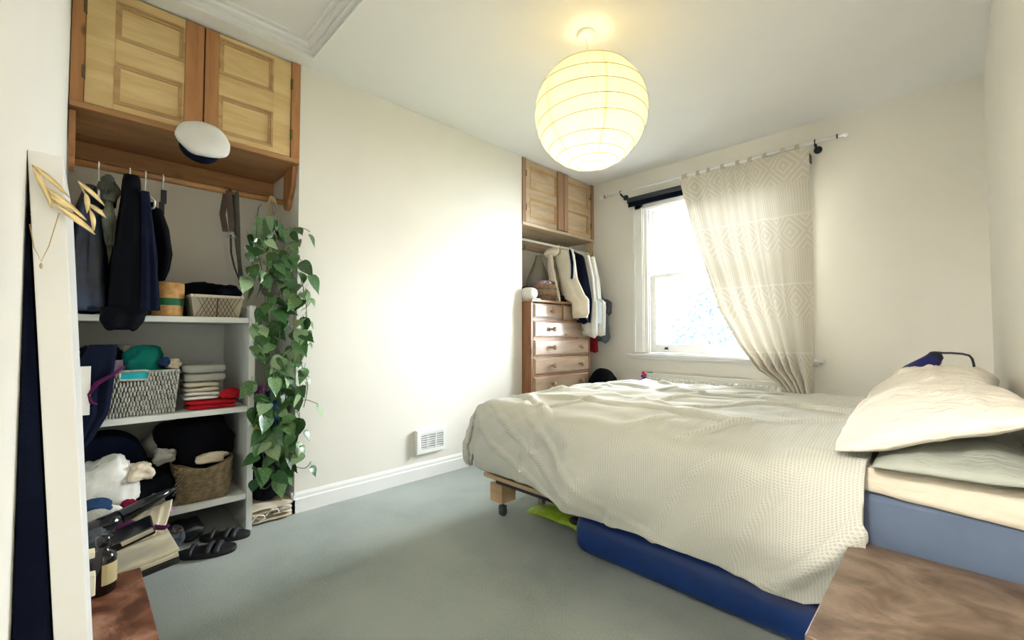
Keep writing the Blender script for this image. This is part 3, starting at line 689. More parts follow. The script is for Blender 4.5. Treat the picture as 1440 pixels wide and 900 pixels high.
mb.build('weave', M['wicker'], wk, smooth=True)['kind'] = 'stuff'
mb = MB(); o = ee
mb.tube([(bx1 + o, by0 - o, bz1), (bx1 + o, 0.325, bz1), ], 0.007, 8).tube([(bx1 + o, 0.415, bz1), (bx1 + o, by1 + o, bz1), (bx0 - o, by1 + o, bz1), (bx0 - o, by0 - o, bz1), (bx1 + o, by0 - o, bz1)], 0.007, 8)
mb.tube([(bx1 + o + .004, 0.315, bz1 + 0.002), (bx1 + o + .004, 0.330, bz1 + 0.006), (bx1 + o + .004, 0.41, bz1 + 0.006), (bx1 + o + .004, 0.425, bz1 + 0.002), (bx1 + o + .002, 0.42, bz1 - 0.035), (bx1 + o + .002, 0.32, bz1 - 0.035), (bx1 + o + .004, 0.315, bz1 + 0.002)], 0.006, 8)
mb.build('rim', M['wicker'], wk, smooth=True)
MB().box(bx1 + o - 0.004, bx1 + o + 0.004, 0.322, 0.418, bz1 - 0.032, bz1 + 0.003).build('handle_hole', M['tealb'], wk)
heap('teal_jumper', M['teal'], (-0.10, 0.405, bz1 + ZM * 0 + 0.025), (0.10, 0.095, 0.082), seed=5, amp=0.35, crease=0.16, label='crumpled teal green jumper on top of the grey wicker basket', cat='clothing', floor=bz1 - 0.03)
heap('dark_teal_sock', M['denim'], (-0.02, 0.485, bz1 + 0.04), (0.04, 0.025, 0.025), seed=15, amp=0.4, label='small dark blue cloth tucked beside the teal jumper', cat='clothing', floor=bz1 + 0.005)
heap('black_jumper', M['black'], (-0.12, 0.255, bz1 + 0.055), (0.12, 0.085, 0.075), seed=6, amp=0.4, label='black jumper heaped on the left of the wicker basket', cat='clothing', floor=bz1 + 0.01)
heap('pale_cloth', M['greyc'], (-0.17, 0.36, bz1 + 0.10), (0.06, 0.05, 0.03), seed=8, amp=0.3, label='pale grey cloth peeking out behind the teal jumper', cat='clothing', floor=bz1 + 0.06)
heap('cream_sock', M['creamc'], (-0.05, 0.525, bz1 + 0.022), (0.03, 0.03, 0.025), seed=11, amp=0.5, label='cream sock sticking up at the right end of the wicker basket', cat='sock', floor=bz1 + 0.0)
# folded stack (middle shelf, right)
def folded(name, mat, x0, x1, y0, y1, z0, z1, label, seed, group=None, cat='clothing', layers=1):
    mb = MB(); L = (z1 - z0) / layers
    for l in range(layers):
        za, zb = z0 + l * L, z0 + (l + 1) * L
        off = 0.008 * nz3(l * 3.1, seed, 0.4)
        cx, cy = (x0 + x1) / 2 + off, (y0 + y1) / 2 - off; ax, ay = (x1 - x0) / 2, (y1 - y0) / 2
        def fn(u, v):
            q = 2 * PI * u; t = PI * (v - 0.5)
            e = lambda w, p: math.copysign(abs(w) ** p, w)
            w = 1 + 0.05 * nz3(cos(q) * 2, sin(q) * 2, l, seed)
            x = cx + ax * e(cos(q), 0.35) * e(cos(t), 0.25) * w; y = cy + ay * e(sin(q), 0.35) * e(cos(t), 0.25) * w
            z = (za + zb) / 2 + (zb - za) / 2 * e(sin(t), 0.6) + (0.006 * nz3(x * 14, y * 14, l, seed) if l or t > 0 else 0)
            return (x, y, max(z, z0))
        mb.grid(fn, 36, 10)
    o = mb.build(name, mat, None, smooth=True, org=((x0 + x1) / 2, (y0 + y1) / 2, z0))
    return tag(o, label, cat, group)
folded('folded_red_top', M['red'], -0.10, 0.045, 0.575, 0.79, ZM, ZM + 0.045, 'folded red top on the middle shelf under the grey stack', 1, layers=2)
heap('red_cloth_end', M['red'], (0.0, 0.76, ZM + 0.062), (0.05, 0.045, 0.035), seed=14, amp=0.3, label='bunched red cloth at the right end of the folded stack', floor=ZM + 0.046)
folded('folded_white_tshirts', M['whitec'], -0.16, 0.02, 0.565, 0.715, ZM + 0.047, ZM + 0.085, 'folded white cotton tops lying on the red top', 2, layers=2)
folded('folded_beige_trousers', M['beigec'], -0.17, 0.015, 0.565, 0.72, ZM + 0.087, ZM + 0.135, 'folded beige trousers in the middle of the folded stack', 3, layers=2)
folded('folded_grey_jumpers', M['greyc'], -0.17, 0.01, 0.56, 0.745, ZM + 0.137, ZM + 0.225, 'folded soft grey jumpers topping the folded stack on the middle shelf', 4, layers=2)

# lower shelf
lw = thing('seagrass_basket', 'brown diagonal-woven basket with curved rim on the lower shelf', 'basket', (0.0, 0.65, ZL))
def sg_body():
    mb = MB(); n = 44
    def rim(u):  # rim height along the basket, low in the middle
        return 0.165 + 0.035 * abs(2 * u - 1) ** 1.5
    x0, x1, y0, y1 = -0.13, 0.035, 0.552, 0.755
    def ring(z, o): 
        pts = []
        for k in range(n):
            q = 2 * PI * k / n; e = lambda w: math.copysign(abs(w) ** 0.55, w)
            pts.append(((x0 + x1) / 2 + ((x1 - x0) / 2 + o) * e(cos(q)), (y0 + y1) / 2 + ((y1 - y0) / 2 + o * 2) * e(sin(q)), z))
        return pts
    levels = 16; mb.v += ring(ZL, 0)
    for l in range(1, levels + 1):
        pts = ring(0, 0.016 * l / levels)
        for p in pts:
            u = (p[1] - y0) / (y1 - y0); z = ZL + rim(max(0, min(1, u))) * l / levels
            mb.v.append((p[0], p[1], z))
    for l in range(levels):
        for k in range(n):
            k2 = (k + 1) % n; mb.f.append((l * n + k, l * n + k2, (l + 1) * n + k2, (l + 1) * n + k))
    mb.f.append(tuple(range(n))[::-1]); return mb, ring, rim, (x0, x1, y0, y1)
mb, ring, rim, bb = sg_body()
mb.build('basket_body', M['seagrassd'], lw, smooth=True, solid=0.006)
mb = MB(); x0, x1, y0, y1 = bb
for k in range(-10, 32):
    pts = []
    for j in range(9):
        f = j / 8; z = f; y = y0 - 0.02 + k * 0.0105 + f * 0.11
        u = (y - y0 + 0.03) / (y1 - y0 + 0.06)
        if not (0.02 < u < 0.98): continue
        zz = ZL + rim(max(0, min(1, u))) * z; o = 0.016 * z
        edge = abs(2 * u - 1); xx = (x0 + x1) / 2 + ((x1 - x0) / 2 + o) * (1 - edge ** 3.6) ** 0.28
        pts.append((xx + 0.002, y, zz))
    if len(pts) > 2: mb.tube(pts, 0.0042, 6)
for k in range(9):
    pts = []
    for j in range(17):
        u = 0.03 + 0.94 * j / 16; z = (k + 0.7) / 9; o = 0.016 * z
        edge = abs(2 * u - 1); xx = (x0 + x1) / 2 + ((x1 - x0) / 2 + o) * (1 - edge ** 3.6) ** 0.28
        pts.append((xx + 0.0035, lerp(y0 - 2 * o, y1 + 2 * o, u), ZL + rim(u) * z))
    mb.tube(pts, 0.0028, 6)
mb.build('weave', M['seagrass'], lw, smooth=True)['kind'] = 'stuff'
heap('white_sock_ball', M['creamc'], (0.0, 0.69, ZL + 0.205), (0.03, 0.072, 0.026), seed=21, amp=0.4, label='cream sock lying on the rim of the brown basket', cat='sock', floor=ZL + 0.17)
heap('black_coat_bundle', M['black'], (-0.16, 0.655, ZL + 0.25), (0.13, 0.165, 0.165), seed=22, amp=0.3, label='big bundle of black clothes filling the lower shelf behind the basket', cat='clothing', floor=ZL + 0.003)
heap('grey_cloth_bundle', M['greyc'], (-0.28, 0.52, ZL + 0.18), (0.12, 0.10, 0.16), seed=23, amp=0.4, label='dull grey cloth slumped at the back of the lower shelf', cat='clothing', floor=ZL + 0.003)
heap('silver_grey_top', M['greyc'], (-0.06, 0.50, ZL + 0.235), (0.05, 0.05, 0.035), seed=27, amp=0.7, crease=0.2, label='small crumpled silver grey cloth left of the black bundle', cat='clothing', floor=ZL + 0.15)
heap('dark_clothes_pile', M['black'], (-0.12, 0.46, ZL + 0.10), (0.14, 0.10, 0.12), seed=24, amp=0.4, label='dark clothes between the white pile and the brown basket', cat='clothing', floor=ZL + 0.003)
# dark drum-shaped bag behind the white pile
mb = MB(); prof = []
for i in range(25):
    q = PI * i / 24; prof.append((0.285 + 0.155 * cos(q), 0.36 + 0.20 * sin(q) ** 0.7 if sin(q) > 0 else 0.36))
prof = [(0.44, ZL + 0.003)] + prof + [(0.19 - 0.004, ZL + 0.003)]
prof = [(max(0.178, y), z) for y, z in prof]
n = len(prof)
for x in (-0.30, -0.07): mb.v += [(x, y, z) for y, z in prof]
mb.f += [tuple(range(n)), tuple(range(n, 2 * n))[::-1]] + [(k, (k + 1) % n, n + (k + 1) % n, n + k) for k in range(n)]
db = thing('dark_storage_bag', 'rounded dark navy storage bag behind the white cloth pile', 'bag', (-0.18, 0.3, ZL + 0.003))
mb.build('bag_body', M['navy'], db, bevel=0.012)
MB().tube([(-0.066, 0.442, ZL + 0.01), (-0.066, 0.442, ZL + 0.20)], 0.007, 8).build('piping', M['greyc'], db, smooth=True)
heap('white_sheet_pile', M['whitec'], (0.0, 0.292, ZL + 0.135), (0.10, 0.112, 0.150), seed=31, amp=0.25, crease=0.12, label='large crumpled white cloth on the lower shelf', cat='clothing', floor=ZL + 0.003, freq=2.6)
heap('cream_folded_shirt', M['creamc'], (0.03, 0.395, ZL + 0.20), (0.06, 0.055, 0.045), seed=32, amp=0.4, crease=0.2, label='cream cloth corner sticking out beside the white pile', cat='clothing', floor=ZL + 0.12)
heap('maroon_cloth', M['maroon'], (0.105, 0.365, 0.245), (0.035, 0.045, 0.05), seed=33, amp=0.3, label='maroon cloth between the white pile and the hair roller', cat='clothing', floor=0.198)

# navy garment with strap hanging at the left edge of the shelves, white card behind it
hanging([(0.995, (0.115, 0.26, 0.020, 0.045)), (0.93, (0.115, 0.245, 0.024, 0.055)), (0.80, (0.115, 0.225, 0.025, 0.065)), (0.70, (0.115, 0.23, 0.025, 0.050)), (0.60, (0.115, 0.20, 0.02, 0.03)), (0.56, (0.11, 0.19, 0.012, 0.015))], fold=0.008, seed=2).build(
    'hanging_navy_bag', M['navy'], None, smooth=True, org=(0.115, 0.24, 0.56))
tag(bpy.data.objects['hanging_navy_bag'], 'dark navy cloth hanging over the front of the middle shelf at its left', 'clothing')
o = boxo('white_card', M['whitec'], None, 0.15, 0.152, 0.180, 0.222, 0.70, 0.905, org=(0.15, 0.2, 0.70)); tag(o, 'white paper card beside the white leaning panel edge', 'card')
mb = MB().tube([(0.147, 0.215, 0.78), (0.148, 0.24, 0.83), (0.148, 0.285, 0.86), (0.147, 0.33, 0.90)], [0.006, 0.010, 0.007, 0.004], 8).tube([(0.147, 0.215, 0.79), (0.148, 0.225, 0.75), (0.146, 0.245, 0.74)], [0.006, 0.007, 0.004], 8)
tag(mb.build('purple_strap', M['purple'], None, smooth=True, org=(0.147, 0.25, 0.74)), 'twisted dark purple strap over the navy cloth', 'strap')
mb = boxo('patterned_tag', M['patternc'], None, 0.10, 0.115, 0.285, 0.325, 0.875, 0.925, org=(0.1, 0.3, 0.875)); tag(mb, 'small patterned packet on the left of the wicker basket', 'packet')

# ------------------------------------------------------------------ clothes hanging in the left alcove
def hook(mb, x, y, zr, r=0.003, rr=0.018, drop=0.10):
    pts = [(x, y, zr + 0.016 - drop)] + [(x, y, zr - 0.02)]
    for i in range(10):
        a = -PI / 2 + PI * 1.25 * i / 9
        pts.append((x - 0.0 + (rr + .003) * cos(a), y, zr + (rr + .003) * sin(a)))
    return mb.tube(pts, r, 8)
def hanger(x, y, zr, label, half=0.20, ang=0.0, group='white plastic hangers on the rails', drop=0.10):
    t = thing('coat_hanger', label, 'hanger', (x, y, zr), group)
    mb = MB(); hook(mb, x, y, zr, drop=drop); mb.build('hook', M['hanger'], t, smooth=True)
    c, s = cos(ang), sin(ang); zt = zr - drop + 0.02
    MB().tube([(x, y, zt), (x + c * half, y + s * half, zt - 0.09), (x + c * half * .96, y + s * half * .96, zt - 0.115), (x - c * half * .96, y - s * half * .96, zt - 0.115), (x - c * half, y - s * half, zt - 0.09), (x, y, zt)], 0.0045, 8).build('shoulder_bar', M['hanger'], t, smooth=True)
    return t
RZ = 1.848; RX = -0.15
hanger(RX, 0.232, RZ, 'white hanger nearest the left wall holding the fur-collared coat', group=None)
hanger(RX, 0.345, RZ, 'white hanger holding the long black coat', group=None, half=0.19)
hanger(RX, 0.405, RZ, 'white hanger in front of the black sleeve, lower arm showing', group=None, half=0.19, ang=0.12)
hk = thing('skirt_hanger', 'small hanger with a black clip hanging alone on the left rail', 'hanger', (RX, 0.475, RZ))
mb = MB(); hook(mb, RX, 0.475, RZ, drop=0.07); mb.build('hook', M['hanger'], hk, smooth=True)
MB().box(RX - 0.006, RX + 0.006, 0.468, 0.492, 1.72, 1.79).box(RX - 0.008, RX + 0.008, 0.462, 0.484, 1.66, 1.725).tube([(RX, 0.478, 1.79), (RX, 0.490, 1.785)], 0.004).build('clip', M['blackm'], hk, bevel=0.003)
# fur-collared coat, glossy navy
c1 = thing('navy_puffer_coat', 'shiny dark navy coat at the left end of the rail', 'coat', (-0.12, 0.20, 1.14))
hanging([(1.745, (-0.16, 0.205, 0.05, 0.022)), (1.70, (-0.16, 0.205, 0.15, 0.030)), (1.60, (-0.15, 0.200, 0.22, 0.045)), (1.40, (-0.13, 0.20, 0.235, 0.062)), (1.15, (-0.12, 0.205, 0.235, 0.066))], fold=0.014, nf=6, seed=4, hem=0.02).build('body', M['navyl'], c1, smooth=True)
heap('fur_collar', M['fur'], (-0.02, 0.262, 1.70), (0.10, 0.038, 0.075), parent=c1, seed=40, amp=0.5, crease=0.2)
hanging([(1.66, (0.02, 0.265, 0.03, 0.012)), (1.55, (0.05, 0.27, 0.045, 0.022)), (1.44, (0.07, 0.275, 0.03, 0.010))], fold=0.006, seed=8).build('fur_trim', M['fur'], c1, smooth=True)
c2 = thing('long_black_coat', 'long black coat in the middle of the hanging clothes, hem over the shelf edge', 'coat', (-0.1, 0.35, 1.06))
hanging([(1.795, (-0.03, 0.345, 0.045, 0.030)), (1.755, (-0.03, 0.345, 0.06, 0.036)), (1.72, (-0.05, 0.345, 0.16, 0.034)), (1.60, (-0.06, 0.345, 0.19, 0.044)), (1.40, (-0.06, 0.345, 0.195, 0.062)), (1.22, (-0.06, 0.343, 0.195, 0.074)), (1.135, (-0.06, 0.343, 0.195, 0.082))], fold=0.010, nf=5, seed=6, hem=0.02).build('body', M['black'], c2, smooth=True)
hanging([(1.16, (0.105, 0.325, 0.022, 0.080)), (1.10, (0.115, 0.315, 0.022, 0.072)), (1.065, (0.115, 0.315, 0.018, 0.050))], fold=0.006, seed=9, hem=0.03, nz=12).build('hem', M['black'], c2, smooth=True)
hanging([(1.70, (0.105, 0.385, 0.018, 0.016)), (1.40, (0.13, 0.405, 0.02, 0.026)), (1.15, (0.135, 0.412, 0.022, 0.034))], fold=0.004, seed=10).build('front_edge', M['navy'], c2, smooth=True)
c3 = thing('black_jacket', 'black jacket with bent sleeve at the right of the hanging clothes', 'jacket', (-0.12, 0.45, 1.32))
hanging([(1.70, (-0.17, 0.430, 0.10, 0.012)), (1.64, (-0.17, 0.445, 0.15, 0.016)), (1.45, (-0.17, 0.458, 0.16, 0.020)), (1.30, (-0.17, 0.458, 0.16, 0.018))], fold=0.006, seed=12).build('body', M['black'], c3, smooth=True)
hanging([(1.66, (-0.04, 0.440, 0.035, 0.022)), (1.56, (-0.02, 0.462, 0.045, 0.030)), (1.44, (-0.01, 0.474, 0.045, 0.030)), (1.36, (-0.01, 0.466, 0.040, 0.026)), (1.305, (-0.01, 0.452, 0.034, 0.022))], fold=0.005, seed=13, nf=4).build('sleeve', M['black'], c3, smooth=True)
# belts over the rail
bl = thing('leather_belts', 'brown and olive leather belts looped over the left rail', 'belt', (RX, 0.77, RZ))
def strap(pts, w, t=0.004):
    mb = MB(); path = [Vector(p) for p in pts]; wv = [Vector((0.25, 1, 0)).normalized() * w / 2] * len(path)
    for i, p in enumerate(path):
        tg = (path[min(i + 1, len(path) - 1)] - path[max(0, i - 1)]).normalized(); nn = tg.cross(wv[i]).normalized() * t / 2
        for s1, s2 in ((1, 1), (-1, 1), (-1, -1), (1, -1)): mb.v.append(tuple(p + wv[i] * s1 + nn * s2))
    for i in range(len(path) - 1):
        for k in range(4):
            k2 = (k + 1) % 4; mb.f.append((i * 4 + k, i * 4 + k2, i * 4 + 4 + k2, i * 4 + 4 + k))
    mb.f += [(3, 2, 1, 0)]; e = len(path) * 4 - 4; mb.f.append((e, e + 1, e + 2, e + 3)); return mb
fx, bxk = RX + 0.0195, RX - 0.0195
strap([(fx, 0.785, 1.62), (fx + 0.002, 0.772, 1.75), (fx, 0.765, 1.845), (RX, 0.762, 1.868), (bxk, 0.760, 1.845), (bxk, 0.745, 1.72), (bxk + .01, 0.76, 1.62)], 0.030).build('brown_belt', M['leather'], bl)
strap([(fx, 0.835, 1.32), (fx, 0.82, 1.50), (fx, 0.812, 1.70), (fx, 0.805, 1.845), (RX, 0.802, 1.869), (bxk, 0.80, 1.84), (bxk, 0.82, 1.55), (bxk, 0.85, 1.33)], 0.020).build('olive_belt', M['oliveleather'], bl)
strap([(fx + .002, 0.778, 1.60), (fx + .002, 0.782, 1.50), (fx, 0.80, 1.42), (fx, 0.83, 1.34)], 0.010).build('thin_strap', M['blackm'], bl)
MB().tube([(fx + .004, 0.760, 1.585), (fx + .004, 0.785, 1.63), (fx + .004, 0.805, 1.585), (fx + .004, 0.76, 1.585)], 0.003).build('buckle', M['steel'], bl)

# cap on the cupboard corner
cp = thing('sailor_cap', 'white cap with navy band hung on the front of the left cupboard', 'hat', (0.06, 0.61, 2.0))
ax = Vector((0.93, 0.06, 0.40)).normalized(); tx = ax.cross(Vector((0, 0, 1))).normalized(); ty = ax.cross(tx)
cc = Vector((0.075, 0.605, 2.015))
def disc(prof, n=36, wob=0.0, ex=1.0):
    mb = MB()
    for (r, h) in prof:
        for k in range(n):
            q = 2 * PI * k / n; rr = r * (1 + wob * nz3(cos(q) * 1.6, sin(q) * 1.6, h * 9, 3))
            mb.v.append(tuple(cc + ax * h + tx * rr * cos(q) * ex + ty * rr * sin(q)))
    for i in range(len(prof) - 1):
        for k in range(n):
            k2 = (k + 1) % n; mb.f.append((i * n + k, i * n + k2, (i + 1) * n + k2, (i + 1) * n + k))
    mb.f += [tuple(range(n)), tuple(range((len(prof) - 1) * n, len(prof) * n))[::-1]]; return mb
disc([(0.090, -0.020), (0.104, 0.0), (0.112, 0.018), (0.105, 0.034), (0.083, 0.046), (0.052, 0.052), (0.018, 0.053)], wob=0.2, ex=1.06).build('crown', M['whitec'], cp, smooth=True)
disc([(0.080, -0.068), (0.085, -0.066), (0.088, -0.018), (0.08, -0.012)]).build('band', M['navy'], cp, smooth=True)
mb = MB()
def peak(u, v):
    a = radians(lerp(205, 335, u)) ; r = 0.095 + 0.045 * v * sin(PI * u) ** 0.6; p = cc + ax * (-0.055 - 0.012 * v) + tx * r * cos(a) * -1 + ty * r * sin(a) * 1
    return p
mb.grid(peak, 20, 4); mb.build('peak', M['navy'], cp, smooth=True, solid=0.003)
MB().tube([(0.008, 0.62, 2.10), (0.03, 0.62, 2.10), (0.034, 0.62, 2.112)], 0.004).build('peg', M['pineo'], cp)

# ------------------------------------------------------------------ trailing pothos
pl = thing('trailing_pothos', 'long trailing green pothos hanging from the left rail', 'plant', (RX, 0.99, 1.35))
MB().lathe(-0.06, 0.985, [(0.045, 1.27), (0.065, 1.29), (0.078, 1.37), (0.080, 1.385), (0.070, 1.385), (0.06, 1.36)], 20).build('pot', M['potc'], pl, smooth=True)
mb = MB()
top = (RX + 0.005, 0.985, 1.872)
for (dx, dy) in ((0.075, -0.05), (0.075, 0.05), (-0.07, 0.0), (0.0, -0.08)):
    q = (-0.06 + dx, 0.985 + dy, 1.385); mb.tube([top, ((top[0] + q[0]) / 2, (top[1] + q[1]) / 2, 1.64), q, (-0.06 + dx * .8, 0.985 + dy * .8, 1.28), (-0.06, 0.985, 1.245)], 0.0022, 6)
for k in range(9):
    a = k * 0.7; mb.tube([top, (top[0] + 0.026, top[1] + 0.012 * sin(a), 1.862), (top[0] + 0.030 + .005 * cos(a), top[1] + 0.03 * sin(a), 1.82 - 0.01 * (k % 4))], 0.0022, 6)
mb.build('macrame_cord', M['cord'], pl, smooth=True)
# heart leaf meshes (short petiole included)
def leaf_mesh(i, mat):
    rows = [(0.0, 0.0), (-0.10, 0.20), (0.0, 0.34), (0.18, 0.41), (0.42, 0.36), (0.68, 0.22), (0.88, 0.08), (1.06, 0.0)]
    vs = []; fs = []
    for (y, w) in rows:
        cv = -0.16 * y * y - (0.02 if y < 0 else 0)
        for sx in (-1, 0, 1):
            vs.append((sx * w, y, cv + (0.10 + 0.03 * i) * w * abs(sx) + (0.02 * sin(y * 6 + i) if sx else 0)))
    for r in range(len(rows) - 1):
        for c in range(2): a = r * 3 + c; fs.append((a, a + 1, a + 4, a + 3))
    o = len(vs)   # petiole
    vs += [(-0.02, 0, 0), (0.02, 0, 0), (0.018, -0.45, 0.10), (-0.018, -0.45, 0.10)]; fs.append((o, o + 1, o + 2, o + 3))
    me = bpy.data.meshes.new('leaf'); me.from_pydata(vs, [], fs); me.materials.append(mat)
    for p in me.polygons: p.use_smooth = True
    return me
LM = [leaf_mesh(0, M['leaf']), leaf_mesh(1, M['leaf']), leaf_mesh(2, M['leaf']), leaf_mesh(1, M['leafpale'])]
rnd = random.Random(11)
def env(z):  # left and right limits in y
    return interp([(0.18, (0.93, 1.12)), (0.25, (0.84, 1.14)), (0.45, (0.86, 1.09)), (0.62, (0.85, 1.12)), (0.8, (0.83, 1.10)), (1.0, (0.84, 1.10)), (1.15, (0.83, 1.12)), (1.35, (0.80, 1.12)), (1.6, (0.83, 1.09)), (1.78, (0.86, 0.99))], z)
def put_leaf(p, size, tilt, yaw, roll, me):
    o = bpy.data.objects.new('leaf', me); C.objects.link(o); o.parent = pl
    o.location = Vector(p) - Vector(pl['_loc']); o.scale = (size,) * 3; o.rotation_euler = (tilt, roll, yaw); return o
for i in range(190):
    z = 0.24 + (i / 190) ** 0.95 * 1.47; lo_, hi_ = env(z)
    dens = 1
    y = rnd.uniform(lo_, hi_); x = rnd.uniform(0.015, 0.15) if z < 1.75 else rnd.uniform(-0.16, 0.0)
    if z > 1.45: x = rnd.uniform(-0.12, 0.10)
    size = rnd.uniform(0.062, 0.105)
    if y > 1.08: x = max(x, 0.05)
    if y < 0.93 and z < 1.22: x = max(x, 0.115)
    if y > 1.03: x = max(x, 0.06)
    # leaf hangs: its tip (+y local) points down and outwards, face towards the room
    put_leaf((x, y, z), size, rnd.uniform(-1.85, -0.35), -PI / 2 + rnd.uniform(-1.3, 1.3), rnd.uniform(-0.7, 0.7), rnd.choice(LM[:3] if rnd.random() < 0.85 else LM[3:]))
for (y, z, s, m_) in ((1.145, 1.245, 0.05, LM[0]), (1.14, 1.11, 0.045, LM[0]), (1.135, 1.06, 0.04, LM[1]), (1.14, 0.99, 0.036, LM[0]), (1.19, 0.615, 0.07, LM[3]), (1.12, 0.48, 0.06, LM[1]), (1.16, 0.27, 0.06, LM[0]), (1.13, 1.62, 0.075, LM[0]), (1.14, 1.38, 0.11, LM[1]), (1.13, 0.78, 0.04, LM[3]), (1.10, 0.40, 0.05, LM[0])):
    put_leaf((0.09, y, z), s, -1.1, -1.2 + 0.5 * rnd.random(), 0.2, m_)
yl = leaf_mesh(0, M['leafyellow']); put_leaf((0.12, 1.045, 1.115), 0.04, -1.3, -1.4, 0.2, yl)
vp = [[(-0.04, 0.95, 1.38), (0.05, 0.92, 1.44), (0.09, 0.90, 1.2), (0.07, 0.93, 0.9), (0.08, 0.90, 0.55), (0.08, 0.92, 0.27)],
      [(-0.03, 1.0, 1.38), (0.06, 1.03, 1.45), (0.10, 1.05, 1.2), (0.08, 1.03, 0.85), (0.09, 1.0, 0.5), (0.08, 1.03, 0.33), (0.08, 1.12, 0.27), (0.08, 1.16, 0.30)],
      [(-0.05, 0.97, 1.38), (0.04, 0.97, 1.46), (0.08, 0.98, 1.1), (0.07, 0.97, 0.75), (0.09, 1.0, 0.42)],
      [(-0.05, 1.0, 1.38), (0.05, 1.06, 1.42), (0.09, 1.10, 1.3), (0.09, 1.12, 1.1), (0.09, 1.09, 0.9), (0.09, 1.13, 0.75), (0.09, 1.11, 0.62)],
      [(-0.06, 0.93, 1.38), (-0.05, 0.89, 1.55), (-0.08, 0.90, 1.75), (-0.12, 0.93, 1.80)],
      [(-0.06, 1.0, 1.38), (0.0, 1.02, 1.55), (0.0, 1.0, 1.66)],
      [(0.08, 0.92, 0.30), (0.09, 0.90, 0.22), (0.09, 0.93, 0.21), (0.09, 0.97, 0.27)],
      [(0.09, 1.09, 0.66), (0.09, 1.13, 0.66), (0.09, 1.19, 0.63)], [(-0.02, 1.02, 1.60), (0.05, 1.09, 1.66), (0.09, 1.13, 1.64)],
      [(0.09, 1.09, 1.18), (0.09, 1.12, 1.20), (0.09, 1.145, 1.24)], [(0.09, 1.09, 1.02), (0.09, 1.12, 1.07), (0.09, 1.14, 1.10)], [(0.09, 1.09, 0.94), (0.09, 1.12, 0.97), (0.09, 1.14, 0.985)]]
for path in vp:
    P = [Vector(p) for p in path]; pts = []
    for i in range(len(P) - 1):
        for k in range(5):
            t = k / 5; a = P[max(i - 1, 0)]; b_, c_ = P[i], P[i + 1]; d_ = P[min(i + 2, len(P) - 1)]
            pts.append(0.5 * ((2 * b_) + (c_ - a) * t + (2 * a - 5 * b_ + 4 * c_ - d_) * t * t + (3 * b_ - a - 3 * c_ + d_) * t ** 3))
    pts.append(P[-1]); MB().tube(pts, 0.0022, 6).build('vine', M['stem'], pl, smooth=True)

# things in the narrow gap behind the plant
heap('black_laundry_bag', M['black'], (-0.12, 0.975, 0.25), (0.13, 0.105, 0.17), seed=51, amp=0.10, label='black bag standing in the gap behind the plant', cat='bag', floor=0.09)
heap('lime_bag', M['lime'], (-0.06, 0.92, 0.50), (0.06, 0.055, 0.085), seed=52, amp=0.2, label='lime green bag behind the lower plant leaves', cat='bag', floor=0.41)
heap('dark_blue_bag', M['denim'], (-0.14, 0.98, 0.60), (0.12, 0.10, 0.10), seed=53, amp=0.2, label='dark blue fabric bag stacked in the gap behind the plant', cat='bag', floor=0.40)
heap('purple_cloth', M['purple'], (-0.06, 0.905, 0.70), (0.05, 0.04, 0.05), seed=54, amp=0.2, label='purple cloth at the top of the stack behind the plant', cat='clothing', floor=0.64)
tm = thing('beige_folded_blanket', 'cream and beige folded canvas on the floor in the gap by the baseboard', 'blanket', (0.0, 0.97, 0.0))
mb = MB()
for l in range(4):
    def fn(u, v, l=l):
        y = lerp(0.872, 1.072, u); w = sin(u * 9 + l * 2) * 0.008
        t = v * 2 * PI
        return (-0.10 + 0.15 * cos(t) * 1.0 + 0.01 * nz3(u * 4, l, v * 2), y, 0.012 + l * 0.021 + w * (0.3 + 0.7 * (l > 0)) * 0.5 + 0.011 * sin(t) + 0.004)
    mb.grid(fn, 20, 12)
mb.build('folded_layers', M['creamc'], tm, smooth=True)
mb = MB()
for k, (a, z) in enumerate(((0.90, 0.05), (0.97, 0.065), (1.03, 0.07))):
    mb.tube([(0.05, a - 0.035, z - 0.02), (0.062, a - 0.01, z + 0.012), (0.062, a + 0.02, z + 0.004), (0.055, a + 0.03, z - 0.015), (0.055, a, z - 0.02)], 0.0045, 6)
mb.build('white_binding', M['whitec'], tm, smooth=True)

# sandals
def sandal(x, y, ang, label, L=0.25, Wd=0.095):
    t = thing('sandal', label, 'sandal', (x, y, 0), 'black sandals before the shelves')
    c, s = cos(ang), sin(ang)
    def outline(k, n=28):
        q = 2 * PI * k / n; a = L / 2 * cos(q); w = Wd / 2 * sin(q) * (1.0 + 0.18 * cos(q)); return (x + a * c - w * s, y + a * s + w * c)
    n = 28; mb = MB()
    for z, f in ((0.0, 0.97), (0.012, 1.0), (0.024, 0.98)):
        for k in range(n):
            p = outline(k, n); mb.v.append((x + (p[0] - x) * f, y + (p[1] - y) * f, z + 0.001))
    for i in range(2):
        for k in range(n): k2 = (k + 1) % n; mb.f.append((i * n + k, i * n + k2, (i + 1) * n + k2, (i + 1) * n + k))
    mb.f += [tuple(range(n))[::-1], tuple(range(2 * n, 3 * n))]
    mb.build('sole', M['blackm'], t, smooth=False)
    def st(a0, h, wd):
        pts = []
        for i in range(9):
            q = PI * i / 8; w = -cos(q) * Wd * 0.47; pts.append((x + a0 * c - w * s, y + a0 * s + w * c, 0.018 + h * sin(q)))
        m2 = MB(); m2.tube(pts, wd, 8); return m2
    st(L * 0.20, 0.020, 0.013).build('strap', M['blackm'], t, smooth=True); st(L * 0.06, 0.022, 0.013).build('strap', M['blackm'], t, smooth=True); st(-L * 0.22, 0.026, 0.009).build('ankle_strap', M['blackm'], t, smooth=True)
    return t
sandal(0.215, 0.635, radians(65), 'black strappy sandal in front, on the carpet before the shelves', 0.25, 0.11)
sandal(0.095, 0.735, radians(60), 'black sandal behind the other, half under the lowest shelf', 0.23, 0.09)
